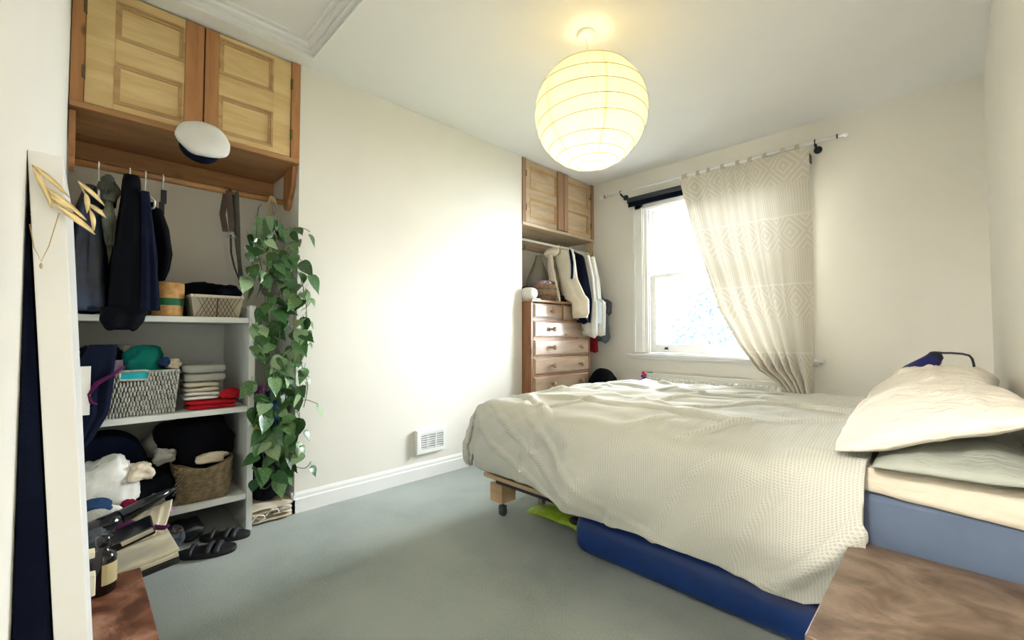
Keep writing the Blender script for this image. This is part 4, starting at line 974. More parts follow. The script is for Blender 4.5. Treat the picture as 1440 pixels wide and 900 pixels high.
heap('dark_shoe', M['blackm'], (-0.05, 0.60, 0.045), (0.10, 0.065, 0.045), seed=61, amp=0.25, label='dark shoe standing under the lowest shelf', cat='shoe', floor=0.0)
ws = thing('worn_shoe', 'brown grey worn shoe under the lowest shelf at left of the sandals', 'shoe', (0.02, 0.545, 0))
heap('upper', M['dgreyc'], (0.02, 0.535, 0.05), (0.075, 0.042, 0.05), parent=ws, seed=62, amp=0.2, floor=0.0)
MB().tube([(0.06 + 0.02 * cos(a), 0.535 + 0.028 * sin(a), 0.093) for a in [2 * PI * i / 14 for i in range(15)]], 0.005, 6).build('collar', M['leather'], ws, smooth=True)

# ------------------------------------------------------------------ clutter and low bench at lower left
bn = thing('low_bench', 'low red-brown worn wooden bench at the bottom left', 'bench', (0.74, 0.145, 0))
boxo('bench_top', M['wornred'], bn, 0.74, 1.42, 0.147, 0.350, 0.215, 0.240, 0.003)
for (a, b2) in ((0.76, 0.79), (1.37, 1.40)): boxo('leg', M['wornred'], bn, a, b2, 0.155, 0.335, 0.0, 0.214)
bt = thing('amber_bottle', 'dark glass bottle with a cream label standing on the low bench', 'bottle', (0.85, 0.25, 0.2405))
MB().lathe(0.85, 0.25, [(0.026, 0.2405), (0.033, 0.245), (0.034, 0.345), (0.028, 0.362), (0.014, 0.372), (0.014, 0.385)], 24).build('glass_body', M['amber'], bt, smooth=True)
MB().lathe(0.85, 0.25, [(0.016, 0.385), (0.018, 0.388), (0.018, 0.410), (0.012, 0.414)], 20).build('cap', M['blackp'], bt, smooth=True)
mb = MB()
mb.grid(lambda u, v: (0.85 + 0.0348 * cos(radians(-5 + 85 * u)), 0.25 + 0.0348 * sin(radians(-5 + 85 * u)), 0.272 + 0.062 * v), 12, 2); mb.build('label_sticker', M['label'], bt, solid=0.0006)
jar = thing('black_jar', 'black lidded jar lying behind the bottle', 'jar', (0.74, 0.23, 0.2405))
MB().tube([(0.78, 0.195, 0.272), (0.78, 0.245, 0.275), (0.78, 0.25, 0.275), (0.78, 0.285, 0.278)], [0.028, 0.03, 0.034, 0.032], 20).build('jar_body', M['blackp'], jar, smooth=True)
bx = thing('black_card_box', 'slim black box with a cream panel beside the bottle', 'box', (0.66, 0.35, 0.31))
def rbox(c, dims, eul):
    m3 = Euler(eul).to_matrix(); mb = MB()
    pts = [Vector(c) + m3 @ Vector((sx * dims[0] / 2, sy * dims[1] / 2, sz * dims[2] / 2)) for sz in (-1, 1) for sx, sy in ((-1, -1), (1, -1), (1, 1), (-1, 1))]
    return mb.hexa(pts)
rbox((0.66, 0.335, 0.335), (0.10, 0.115, 0.030), (0.30, 0.15, 0)).build('box_body', M['blackp'], bx, bevel=0.005)
rbox((0.7115, 0.343, 0.3345), (0.002, 0.088, 0.015), (0.30, 0.15, 0)).build('panel_sticker', M['paperw'], bx)
# cream stack under the pile
st_ = thing('magazine_stack', 'cream paper magazines and boxes stacked in front of the shelves', 'magazines', (0.5, 0.36, 0.0))
boxo('dark_crate', M['blackp'], st_, 0.33, 0.70, 0.20, 0.340, 0.0, 0.180, 0.004)
rbox((0.54, 0.345, 0.200), (0.36, 0.235, 0.020), (0.14, 0, 0)).build('magazine', M['blackm'], st_, bevel=0.002)
rbox((0.54, 0.343, 0.219), (0.35, 0.235, 0.014), (0.14, 0, 0)).build('magazine', M['paperw'], st_, bevel=0.002)
rbox((0.54, 0.345, 0.234), (0.34, 0.225, 0.012), (0.15, 0, 0.03)).build('magazine', M['paperw'], st_, bevel=0.002)
# fanned cream bag with ribbing, flaring upwards
mb = MB()
def fan(u, v):
    y = lerp(lerp(0.255, 0.255, v), lerp(0.435, 0.475, v), u); z = lerp(lerp(0.235, 0.262, v * 0 + u), lerp(0.285, 0.355, u), v)
    return (0.52 + 0.02 * sin(PI * v) - 0.10 * v + 0.004 * sin(u * 40), y, z)
mb.grid(fan, 60, 10)
o = mb.build('cream_paper_bag', M['paperw'], None, smooth=True, solid=0.004, org=(0.5, 0.36, 0.24)); tag(o, 'cream ribbed paper bag flaring towards the carpet below the hair tool', 'bag')
mb = MB().tube([(0.47, 0.215, 0.315), (0.47, 0.25, 0.318), (0.46, 0.31, 0.335)], [0.030, 0.036, 0.032], 16).tube([(0.46, 0.31, 0.335), (0.44, 0.40, 0.368), (0.42, 0.49, 0.400)], [0.030, 0.022, 0.007], 16)
o = thing('black_hair_tool', 'glossy black hair dryer lying across the pile at lower left', 'hair dryer', (0.46, 0.3, 0.3)); mb.build('barrel', M['blackp'], o, smooth=True)
MB().tube([(0.47, 0.180, 0.318), (0.47, 0.222, 0.316)], [0.024, 0.032], 16).build('grille', M['dgreyc'], o, smooth=True)
o = thing('hair_roller', 'brown bristled round brush with grey end at lower left', 'hair brush', (0.2, 0.42, 0.2))
c0, c1_ = Vector((0.28, 0.335, 0.225)), Vector((0.24, 0.452, 0.318))
MB().tube([c0, c1_], 0.030, 22).build('bristle_barrel', M['seagrassd'], o, smooth=False)
dd = (c1_ - c0).normalized(); MB().tube([c1_, c1_ + dd * 0.004], 0.028, 20).build('end_cap', M['dgreyc'], o)
mb = MB()
for i in range(260):
    q = rnd.random() * 6.28; f = rnd.random(); a = dd.cross(Vector((0, 0, 1))).normalized(); b_ = dd.cross(a); n_ = a * cos(q) + b_ * sin(q); p = c0.lerp(c1_, f) + n_ * 0.029
    mb.tube([p, p + n_ * 0.005], 0.0012, 3)
mb.build('bristles', M['seagrass'], o)['kind'] = 'stuff'
o = MB().tube([(0.30, 0.42, 0.245), (0.30, 0.455, 0.262), (0.30, 0.462, 0.265)], [0.012, 0.015, 0.011], 12).build('silver_tube', M['steel'], None, smooth=True, org=(0.3, 0.42, 0.24)); tag(o, 'short silver tube beside the round brush', 'tube')
o = MB().tube([(0.30, 0.468, 0.262), (0.30, 0.49, 0.272)], [0.009, 0.009], 12).build('pink_cap', M['skin_pink'], None, smooth=True, org=(0.3, 0.47, 0.26)); tag(o, 'small pink cap beside the silver tube', 'cap')
heap('grey_cloth', M['greyc'], (0.36, 0.245, 0.30), (0.06, 0.05, 0.05), seed=71, amp=0.3, label='grey cloth ball at the lower left behind the hair dryer', cat='cloth', floor=0.20)
heap('blue_cloth', M['denim'], (0.28, 0.235, 0.345), (0.05, 0.06, 0.03), seed=72, amp=0.3, label='dark blue cloth strip above the grey cloth ball', cat='cloth', floor=0.20)
heap('white_cloth_lower', M['whitec'], (0.16, 0.275, 0.235), (0.055, 0.095, 0.07), seed=73, amp=0.3, crease=0.2, label='white crumpled cloth spilling off the lower shelf', cat='cloth', floor=0.0)
heap('yellow_cap', M['label'], (0.36, 0.33, 0.285), (0.02, 0.02, 0.014), seed=74, amp=0.1, label='small yellow green lump under the round brush', cat='cap', floor=0.265)
heap('dark_pile_base', M['dgreyc'], (0.20, 0.30, 0.11), (0.11, 0.13, 0.12), seed=75, amp=0.15, label='dark grey cloth bundle under the lower left clutter', cat='cloth', floor=0.0)
heap('black_cable_pile', M['dgreyc'], (0.62, 0.235, 0.315), (0.07, 0.055, 0.035), seed=76, amp=0.5, crease=0.2, label='dark cloth and cable tangle between bottle and hair dryer', cat='cloth', floor=0.24)
mb = MB().tube([(0.60, 0.29, 0.345), (0.60, 0.33, 0.348), (0.60, 0.375, 0.325), (0.60, 0.43, 0.305), (0.60, 0.445, 0.312)], [0.006, 0.014, 0.011, 0.008, 0.005], 10)
tag(mb.build('purple_hair_tie', M['purple'], None, smooth=True, org=(0.6, 0.36, 0.32)), 'purple ribbon lying over the cream bag', 'ribbon')

# ------------------------------------------------------------------ leaning white panel
mir = thing('leaning_mirror', 'tall white-framed mirror seen edge-on leaning on the left wall', 'mirror', (1.66, 0.2, 0))
XF, XN = 1.47, 1.87; YT, YL, ZTOP = 0.1265, 0.178, 1.285
# front plane: y at top and bottom
fy_t, fy_b, th = 0.158, 0.236, 0.033
def panel(x0, x1, o0, o1, z0, z1, skew=0.010):
    def y(x, z, o): return lerp(fy_b, fy_t, z / ZTOP) + skew * (XN - x) / (XN - XF) * (0.8 if z > .6 else 0.2) + o
    return MB().hexa([(x0, y(x0, z0, o0), z0), (x1, y(x1, z0, o0), z0), (x1, y(x1, z0, o1), z0), (x0, y(x0, z0, o1), z0), (x0, y(x0, z1, o0), z1), (x1, y(x1, z1, o0), z1), (x1, y(x1, z1, o1), z1), (x0, y(x0, z1, o1), z1)])
panel(XF, XN, -th, 0, 0.001, ZTOP).build('frame', M['gloss'], mir, bevel=0.0015)
MB().hexa([(XF + .02, YB + .003, 0.001), (XN - .015, YB + .003, 0.001), (XN - .015, 0.200, 0.001), (XF + .02, 0.200, 0.001), (XF + .02, YB + .001, 1.21), (XN - .015, YB + .001, 1.21), (XN - .015, YB + 0.0015, 1.21), (XF + .02, YB + .0015, 1.21)]).build('gap_dark_wedge', M['navy'], mir)  # solid navy wedge added so the gap behind the mirror looks dark
MB().tube([(1.50, 0.200, 0.60), (1.50, 0.213, 0.60)], 0.010, 12).box(1.485, 1.515, 0.200, 0.215, 0.52, 0.56).build('bracket', M['paperw'], mir, bevel=0.002)
# wreath
wr = thing('gold_leaf_wreath', 'gold metal leaf garland draped over the mirror corner', 'garland', (1.885, 0.15, 1.24))
def gleaf(a, b, w):
    a = Vector(a); b = Vector(b); t = b - a; n_ = Vector((1, 0.25, 0)).normalized(); s_ = t.cross(n_).normalized() * w
    mb = MB(); N_ = 8
    for i in range(N_ + 1):
        f = i / N_; ww = sin(PI * f ** 0.8) ** 0.8; c_ = a + t * f + n_ * 0.004 * sin(PI * f)
        mb.v += [tuple(c_ - s_ * ww), tuple(c_ + n_ * 0.0015), tuple(c_ + s_ * ww)]
    for i in range(N_):
        for k in range(2): q = i * 3 + k; mb.f.append((q, q + 1, q + 4, q + 3))
    mb.build('gold_leaf', M['gold'], wr, smooth=True, solid=0.0008)
GX = 1.885
for (a, b_, w) in (((0.131, 1.262), (0.166, 1.226), .0048), ((0.132, 1.258), (0.150, 1.208), .0042), ((0.142, 1.235), (0.183, 1.198), .0045), ((0.144, 1.226), (0.176, 1.205), .004), ((0.150, 1.216), (0.190, 1.184), .0042), ((0.160, 1.205), (0.192, 1.180), .0035),
                   ((0.174, 1.250), (0.201, 1.222), .0045), ((0.184, 1.222), (0.203, 1.205), .0045), ((0.1815, 1.236), (0.1835, 1.208), .0045), ((0.187, 1.213), (0.191, 1.184), .0040)):
    gleaf((GX, a[0], a[1]), (GX, b_[0], b_[1]), w * 0.72)
MB().tube([(GX - .002, 0.131, 1.262), (GX - .002, 0.145, 1.225), (GX - .002, 0.165, 1.203), (GX - .002, 0.19, 1.184), (GX - .002, 0.185, 1.225), (GX - .002, 0.174, 1.252)], 0.0011, 6).build('wire_stem', M['brass'], wr)
nk = thing('pendant_necklace', 'fine gold chain necklace with small pendant hanging on the mirror side', 'necklace', (1.8745, 0.14, 1.13))
MB().tube([(1.875, 0.130, 1.185), (1.875, 0.1345, 1.155), (1.875, 0.1415, 1.137), (1.875, 0.1480, 1.158), (1.875, 0.1565, 1.205)], 0.0006, 5).build('chain', M['brass'], nk)
MB().ball((1.8755, 0.1415, 1.131), (0.0012, 0.0016, 0.004), 8, 6).build('pendant', M['brass'], nk)

# ------------------------------------------------------------------ vent grille on the chimney breast
vt = thing('air_vent', 'white louvred air vent low on the chimney breast', 'vent', (0.0, 2.02, 0.19))
def frus(x0, x1, y0, y1, z0, z1, i):
    return MB().hexa([(x0, y0, z0), (x0, y1, z0), (x0, y1, z1), (x0, y0, z1), (x1, y0 + i, z0 + i), (x1, y1 - i, z0 + i), (x1, y1 - i, z1 - i), (x1, y0 + i, z1 - i)])
fb = MB(); yA, yB_, zA, zB = 1.905, 2.165, 0.182, 0.350
for (a, b2, c, d) in ((yA, yA + .035, zA, zB), (yB_ - .03, yB_, zA, zB), (yA + .035, yB_ - .03, zA, zA + .03), (yA + .035, yB_ - .03, zB - .03, zB)): fb.box(0.001, 0.030, a, b2, c, d)
fb.build('frame', M['gloss'], vt)
frus(0.030, 0.034, yA, yA + .034, zA, zB, 0.003).build('frame_edge', M['gloss'], vt)
boxo('backing', M['slot'], vt, 0.001, 0.008, yA + .03, yB_ - .025, zA + .028, zB - .028)
for r in range(7):
    z = zA + 0.033 + r * 0.0158
    boxo('slat', M['gloss'], vt, 0.009, 0.027, yA + .035, yB_ - .03, z, z + 0.0085)
for y in (1.996, 2.066): boxo('slat_divider', M['gloss'], vt, 0.009, 0.0285, y, y + 0.008, zA + .03, zB - .03)

# ------------------------------------------------------------------ chest of drawers
CX, cy0, cy1, CT = 0.10, 3.022, 3.925, 1.352
ch = thing('chest_of_drawers', 'tall knotty pine chest of drawers in the far alcove', 'chest of drawers', (CX, (cy0 + cy1) / 2, 0))
boxo('side_panel', M['pineside'], ch, -0.36, CX, cy0 + .005, cy0 + .028, 0.0, CT - .024, 0.002)
boxo('side_panel', M['pineside'], ch, -0.36, CX, cy1 - .028, cy1 - .005, 0.0, CT - .024, 0.002)
boxo('chest_top', M['pinegz'], ch, -0.36, CX + 0.018, cy0 - 0.005, cy1 + .012, CT - .023, CT, 0.006)
boxo('back_panel', M['pineside'], ch, -0.359, -0.35, cy0 + .029, cy1 - .029, 0.05, CT - .025)
boxo('plinth', M['pineside'], ch, CX - .03, CX - .004, cy0 + .029, cy1 - .029, 0.0, 0.14)
rows = [(1.185, 1.318)] + [(1.165 - .168 * (i + 1) + .012, 1.165 - .168 * i) for i in range(6)]
for (a, b2) in [(1.168, 1.182)] + [(1.165 - .168 * (i + 1) - .002, 1.165 - .168 * (i + 1) + .009) for i in range(6)]:
    boxo('rail', M['pineside'], ch, CX - .03, CX - .001, cy0 + .029, cy1 - .029, a, b2)
def drawer(y0, y1, z0, z1, knobs):
    d = boxo('drawer', M['pinef'], ch, CX - .33, CX - 0.002, y0, y1, z0, z1, 0.002)
    frus(CX - 0.002, CX + 0.012, y0 + 0.004, y1 - 0.004, z0 + 0.004, z1 - 0.004, 0.014).build('drawer_front', M['pinef'], d, bevel=0.001)
    for y in knobs:
        zc = (z0 + z1) / 2; m2 = MB(); pr = [(0.010, 0), (0.009, 0.014), (0.018, 0.024), (0.023, 0.036), (0.018, 0.047), (0.007, 0.052)]
        for r, h in pr:
            for k in range(16): q = 2 * PI * k / 16; m2.v.append((CX + 0.012 + h, y + r * cos(q), zc + r * sin(q)))
        for i in range(len(pr) - 1):
            for k in range(16): k2 = (k + 1) % 16; m2.f.append((i * 16 + k, i * 16 + k2, (i + 1) * 16 + k2, (i + 1) * 16 + k))
        m2.f.append(tuple(range(80, 96))); m2.build('knob', M['knobpine'], d, smooth=True)
ya, yb = cy0 + .034, cy1 - .034; ym = (ya + yb) / 2 + .0
drawer(ya, ym - .012, *rows[0], [(ya + ym) / 2 + 0.02]); drawer(ym + .012, yb, *rows[0], [(ym + yb) / 2])
boxo('rail', M['pineside'], ch, CX - .03, CX - .001, ym - .011, ym + .011, 1.183, 1.328)
for r in rows[1:]: drawer(ya, yb, *r, [ya + 0.24, yb - 0.17])
# key in the first drawer
tag(MB().tube([(CX + .013, 3.30, 1.288), (CX + .030, 3.30, 1.288)], 0.003).tube([(CX + .030 , 3.30 + .008 * cos(a), 1.288 + .008 * sin(a)) for a in [2 * PI * i / 10 for i in range(11)]], 0.0015, 5).build('drawer_key', M['steel'], None, org=(CX, 3.3, 1.28)), 'small silver key in the top left drawer', 'key')

# on top of the chest
wb_ = thing('banded_basket', 'round basket with grey bands on the chest of drawers', 'basket', (-0.05, 3.38, CT))
R0 = [(0.088, CT)] + ribbed(0.106, CT + .004, CT + .05, .008, .0015)
MB().lathe(-0.05, 3.385, [(0.09, CT + .001), (0.100, CT + .02), (0.110, CT + .05), (0.114, CT + .09), (0.112, CT + .14), (0.104, CT + .165), (0.096, CT + .166), (0.098, CT + .06)], 32).build('basket_body', M['basketw'], wb_, smooth=True)
for zc in (0.058, 0.125): MB().lathe(-0.05, 3.385, [(0.111, CT + zc - .012), (0.1165, CT + zc - .008), (0.1165, CT + zc + .008), (0.112, CT + zc + .012)], 32).build('grey_band', M['basketg'], wb_, smooth=True)
heap('folded_scarf', M['patternc'], (-0.05, 3.385, CT + 0.178), (0.09, 0.09, 0.035), seed=81, amp=0.3, label='purple and white patterned scarf in the banded basket', cat='scarf', floor=CT + .15)
heap('white_scarf_fold', M['whitec'], (0.0, 3.37, CT + 0.178), (0.035, 0.055, 0.02), seed=82, amp=0.3, label='small white cloth in the banded basket', cat='cloth', floor=CT + .168)
gb = thing('glass_vase', 'tall clear glass vase behind the banded basket', 'vase', (-0.30, 3.56, CT))
MB().lathe(-0.28, 3.55, [(0.03, CT), (0.10, CT + .02), (0.135, CT + .12), (0.12, CT + .26), (0.06, CT + .40), (0.03, CT + .48), (0.03, CT + .50)], 28).build('vase_body', M['glassware'], gb, smooth=True)
for i, (x, y, h) in enumerate(((-0.10, 3.53, 0.50), (-0.06, 3.56, 0.48), (-0.13, 3.60, 0.46))):
    g = MB().lathe(x, y, [(0.014, CT), (0.016, CT + .01), (0.016, CT + h * .8), (0.009, CT + h * .9), (0.009, CT + h)], 14).build('slim_glass_bottle', M['glassware'], None, smooth=True, org=(x, y, CT))
    tag(g, ('tallest, nearest', 'middle', 'shortest, farthest')[i] + ' slim clear glass bottle behind the banded basket', 'bottle', 'slim glass bottles on the chest')
heap('white_round_hat', M['whitec'], (0.03, 3.075, CT + 0.058), (0.075, 0.070, 0.055), seed=83, amp=0.05, crease=0.01, label='rounded white hat at the left end of the chest top', cat='hat', floor=CT + .012)
o = MB().lathe(0.02, 3.11, [(0.09, CT + .001), (0.092, CT + .006), (0.088, CT + .011), (0.03, CT + .011)], 30).build('round_white_tray', M['gloss'], None, smooth=True, org=(0.02, 3.11, CT)); tag(o, 'white round tray under the hat on the chest', 'tray')
heap('navy_cloth_pile', M['navy'], (-0.12, 3.18, CT + 0.07), (0.10, 0.11, 0.07), seed=84, amp=0.3, label='navy cloth between the white hat and the banded basket', cat='clothing', floor=CT + .001)
heap('navy_cloth_behind', M['navy'], (0.02, 3.56, CT + 0.035), (0.05, 0.045, 0.035), seed=85, amp=0.3, label='small navy cloth right of the banded basket', cat='clothing', floor=CT + .001)
o = MB(); hz = 1.918
pts = [(-0.05 + 0.013 * cos(a), 3.075, hz + 0.004 + 0.013 * sin(a)) for a in [PI * i / 8 for i in range(9)]] + [(-0.063, 3.075, hz - .03), (-0.063, 3.078, hz - .085), (-0.05, 3.08, hz - .10), (-0.037, 3.082, hz - .085), (-0.037, 3.085, hz - .05)]
o = o.tube(pts, 0.004, 8).build('rail_hook', M['blackm'], None, smooth=True, org=(-.05, 3.075, hz)); tag(o, 'black S-shaped hook on the far rail', 'hook')

# ------------------------------------------------------------------ clothes in the far alcove
RX2, RZ2 = -0.05, 1.918
for i, y in enumerate((3.60, 3.655, 3.71, 3.79, 3.85)):
    t = thing('coat_hanger', ('first', 'second', 'third', 'fourth', 'fifth')[i] + ' white hanger counted from the gilet side of the far rail', 'hanger', (RX2, y, RZ2), 'white hangers on the far rail')
    mb = MB(); hook(mb, RX2, y, RZ2, r=0.005, rr=0.014, drop=0.06); mb.build('hook', M['hanger'], t, smooth=True)
gi = thing('cream_fleece_gilet', 'cream fleece sleeveless hooded gilet in front of the far clothes', 'gilet', (0.05, 3.58, 1.22))
A = radians(-12)
hanging([(1.885, (-0.04, 3.58, 0.06, 0.020)), (1.865, (-0.01, 3.58, 0.11, 0.030)), (1.82, (0.03, 3.575, 0.155, 0.036)), (1.70, (0.07, 3.565, 0.135, 0.036)), (1.56, (0.10, 3.565, 0.125, 0.036)), (1.46, (0.13, 3.565, 0.145, 0.042)), (1.385, (0.16, 3.565, 0.150, 0.044)), (1.355, (0.245, 3.555, 0.105, 0.044)), (1.215, (0.25, 3.55, 0.105, 0.046))], ang=A, fold=0.008, nf=4, seed=21, hem=0.10).build('body', M['fleece'], gi, smooth=True)
mb = MB().tube([(0.145, 3.530, 1.855), (0.165, 3.520, 1.80), (0.185, 3.515, 1.70), (0.185, 3.515, 1.60), (0.17, 3.518, 1.56)], [0.010, 0.014, 0.013, 0.012, 0.008], 10)
mb.build('armhole', M['navy'], gi, smooth=True)
MB().tube([(0.12, 3.525, 1.85), (0.148, 3.515, 1.79), (0.16, 3.51, 1.68), (0.155, 3.512, 1.57), (0.20, 3.51, 1.555), (0.21, 3.512, 1.62), (0.21, 3.515, 1.72), (0.185, 3.52, 1.83), (0.15, 3.53, 1.875)], 0.009, 8).build('armhole_binding', M['whitec'], gi, smooth=True)
heap('hood', M['fleece'], (-0.08, 3.53, 1.855), (0.10, 0.04, 0.045), parent=gi, seed=91, amp=0.25, floor=1.80)
def panelcloth(path, w, th, mat, name, parent):
    mb = strap(path, w, th); return mb.build(name, mat, parent, smooth=False, bevel=0.006)
hanging([(1.84, (-0.09, 3.515, 0.035, 0.016)), (1.70, (-0.07, 3.50, 0.038, 0.018)), (1.55, (-0.035, 3.49, 0.045, 0.02)), (1.42, (0.01, 3.485, 0.045, 0.02)), (1.36, (0.03, 3.485, 0.035, 0.014))], ang=A, fold=0.004, seed=30, hem=0.05).build('front_panel', M['fleece'], gi, smooth=True)
nv = thing('navy_coat_far', 'dark navy coat hanging behind the cream gilet', 'coat', (0.1, 3.66, 1.12))
nv.name = 'navy_coat'
hanging([(1.86, (0.0, 3.66, 0.10, 0.018)), (1.80, (0.06, 3.66, 0.17, 0.022)), (1.60, (0.09, 3.655, 0.19, 0.030)), (1.40, (0.12, 3.65, 0.20, 0.030)), (1.365, (0.225, 3.65, 0.085, 0.030)), (1.17, (0.215, 3.645, 0.075, 0.030))], ang=radians(-8), fold=0.008, nf=6, seed=31, hem=0.06).build('body', M['navy'], nv, smooth=True)
def shirt(name, label, y, mat, cx, a, z0, seed, sleeve=True):
    t = thing(name, label, 'shirt', (cx, y, z0))
    hanging([(1.875, (cx - .05, y, 0.06, 0.014)), (1.835, (cx, y, a * 0.85, 0.018)), (1.70, (cx + .01, y, a, 0.022)), (1.41, (cx + .03, y, a * 1.02, 0.026)), (1.36, (0.225, y, 0.092, 0.028)), (z0, (0.225, y, 0.086, 0.028))], ang=radians(-5), fold=0.007, nf=8, seed=seed, hem=0.05).build('body', mat, t, smooth=True)
    if sleeve:
        hanging([(1.82, (cx + a * .85, y - .006, 0.035, 0.022)), (1.60, (cx + a * 1.08, y - .006, 0.042, 0.026)), (1.35, (cx + a * 1.2, y - .006, 0.040, 0.026)), (max(z0 + .12, 1.18), (cx + a * 1.15, y - .006, 0.034, 0.022))], fold=0.006, nf=5, seed=seed + 1).build('sleeve', mat, t, smooth=True)
    return t
shirt('white_shirt', 'long white shirt directly behind the navy coat', 3.735, M['whitec'], 0.02, 0.20, 1.04, 41)
shirt('pale_blue_shirt', 'white shirt with a pale blue edge in the far hanging clothes', 3.80, cloth('pale_blue_white', (0.66, 0.75, 0.80), var=0.05), -0.04, 0.175, 1.15, 45, False)
shirt('white_blouse', 'white long-sleeved blouse at the far end of the hanging clothes', 3.868, M['whitec'], -0.0, 0.19, 1.04, 49)
shirt('floral_shirt', 'dark floral patterned shirt behind the white blouse', 3.985, M['floral'], -0.06, 0.17, 1.25, 53, False)
t = thing('red_dress', 'dark red garment showing below the white shirts', 'dress', (0.0, 3.91, 0.85))
hanging([(1.70, (-0.02, 3.952, 0.10, 0.010)), (1.30, (0.02, 3.952, 0.13, 0.012)), (0.86, (0.04, 3.952, 0.13, 0.014))], fold=0.005, nf=7, seed=57, hem=0.02).build('body', cloth('dark_red', (0.22, 0.01, 0.02)), t, smooth=True)
t = thing('grey_blue_top', 'grey blue garment hem below the floral shirt', 'top', (0.1, 4.0, 0.95))
hanging([(1.75, (0.0, 4.045, 0.10, 0.012)), (1.30, (0.06, 4.045, 0.15, 0.016)), (0.98, (0.09, 4.045, 0.17, 0.018))], fold=0.008, nf=7, seed=59, hem=0.10).build('body', cloth('grey_blue', (0.16, 0.19, 0.22)), t, smooth=True)
heap('black_floor_bag', M['black'], (0.27, 3.90, 0.34), (0.16, 0.17, 0.36), seed=95, amp=0.06, crease=0.03, label='black rounded bag on the floor between chest and radiator', cat='bag', floor=0.0)

# ------------------------------------------------------------------ radiator
rd = thing('radiator', 'white panel radiator under the window', 'radiator', (1.25, 4.06, 0.13))
rx0, rx1, rz0, rz1, ry = 0.655, 1.90, 0.14, 0.672, 4.045
mb = MB(); prof = []
x = rx0
mb2 = []
per = 0.0455; nfl = int((rx1 - rx0 - 0.02) / per)
pts = [(rx0, 0.0)]
for k in range(nfl):
    a = rx0 + 0.012 + k * per
    pts += [(a, 0.0), (a + 0.008, -0.007), (a + 0.028, -0.007), (a + 0.036, 0.0)]
pts.append((rx1, 0.0))
for z, amp in ((rz0, 0.0), (rz0 + .03, 0), (rz0 + .045, 1.0), (rz1 - 0.050, 1.0), (rz1 - 0.036, 0.0), (rz1 - 0.006, 0.0), (rz1, -0.6)):
    for (px, dy) in pts: mb.v.append((px, ry + (0.007 if amp < 0 else -0.0) + dy * max(0, amp), z))
n = len(pts)
for i in range(6):
    for k in range(n - 1): mb.f.append((i * n + k, i * n + k + 1, (i + 1) * n + k + 1, (i + 1) * n + k))
mb.build('front_panel', M['radiator'], rd, solid=0.004)
boxo('back_panel', M['radiator'], rd, rx0, rx1, ry + .048, ry + .056, rz0, rz1 - .01)
boxo('side_cover', M['radiator'], rd, rx0 - .006, rx0, ry - .001, ry + .056, rz0, rz1 - .002, 0.002)
boxo('side_cover', M['radiator'], rd, rx1, rx1 + .006, ry - .001, ry + .056, rz0, rz1 - .002, 0.002)
gr = MB()
for k in range(40): a = lerp(rx0 + .01, rx1 - .01, k / 39); gr.box(a, a + .012, ry + .010, ry + .046, rz1 - .008, rz1 - .004)
gr.box(rx0, rx1, ry + .004, ry + .010, rz1 - .010, rz1).box(rx0, rx1, ry + .046, ry + .052, rz1 - .010, rz1).build('top_grille', M['radiator'], rd)
boxo('wall_bracket', M['radiator'], rd, 1.0, 1.03, ry + .056, D - .001, .3, .6)
MB().tube([(0.64, ry + .03, rz0 + .03), (0.62, ry + .03, rz0 + .03), (0.62, ry + .03, 0.001)], 0.008, 10).build('pipe', M['steel'], rd, smooth=True)
fe = thing('felt_toy', 'bunch of red and blue felt balls hooked on the radiator corner', 'toy', (0.64, 4.02, 0.62))
for (c, m_) in (((0.640, 4.018, 0.672), 'pinkred'), ((0.655, 4.015, 0.655), 'pinkred'), ((0.632, 4.018, 0.640), 'bluefelt'), ((0.652, 4.015, 0.628), 'bluefelt'), ((0.63, 4.015, 0.605), 'pinkred')):
    MB().ball(c, 0.017, 12, 8).build('felt_ball', M[m_], fe, smooth=True)
MB().tube([(0.655, 4.015, 0.67), (0.655, 4.05, 0.682), (0.66, 4.06, 0.681)], 0.002).build('string', M['cord'], fe)
o = MB().tube([(0.66, 4.055, 0.678), (0.715, 4.058, 0.678)], 0.005, 8).build('green_pen', M['greenfelt'], None, smooth=True, org=(0.66, 4.055, 0.673)); tag(o, 'green pen lying on the radiator top', 'pen')

# ------------------------------------------------------------------ curtain rod, blind, curtain
rod = thing('curtain_rod', 'white wooden curtain pole above the window', 'curtain pole', (1.2, 4.03, 2.465))
RY, RZc = 4.035, 2.468
MB().tube([(0.20, RY, RZc), (2.19, RY, RZc)], 0.0125, 16).build('pole', M['gloss'], rod, smooth=True)
for s, x in ((-1, 0.20), (1, 2.19)):
    f = MB().tube([(x, RY, RZc), (x + s * .010, RY, RZc), (x + s * .016, RY, RZc), (x + s * .030, RY, RZc), (x + s * .045, RY, RZc), (x + s * .052, RY, RZc)], [0.013, 0.008, 0.012, 0.020, 0.016, 0.006], 14).build('finial', M['gloss'], rod, smooth=True)
    MB().tube([(x - s * .02, RY, RZc), (x - s * .012, RY, RZc)], 0.016, 14).build('finial_ring', M['darkmetal'], rod, smooth=True)
for x in (0.40, 2.04):
    MB().tube([(x, RY, RZc - .014), (x, RY + .03, RZc - .03), (x + .0, D - .002, RZc - .03)], 0.009, 10).tube([(x, D - .010, RZc - .03), (x, D - .002, RZc - .03)], 0.028, 16).tube([(x, RY + .017 * cos(a), RZc + .017 * sin(a)) for a in [2 * PI * i / 12 for i in range(13)]], 0.004, 6).build('bracket', M['darkmetal'], rod, smooth=True)
bd = thing('roller_blind', 'rolled-up dark navy roller blind at the window head', 'blind', (1.2, 4.075, 2.36))
MB().tube([(0.47, 4.070, 2.375), (1.99, 4.070, 2.375)], 0.030, 20).build('fabric_roll', M['dgreyc'], bd, smooth=True)
MB().box(0.475, 1.985, 4.050, 4.064, 2.315, 2.365).build('fabric_drop', M['navy'], bd)
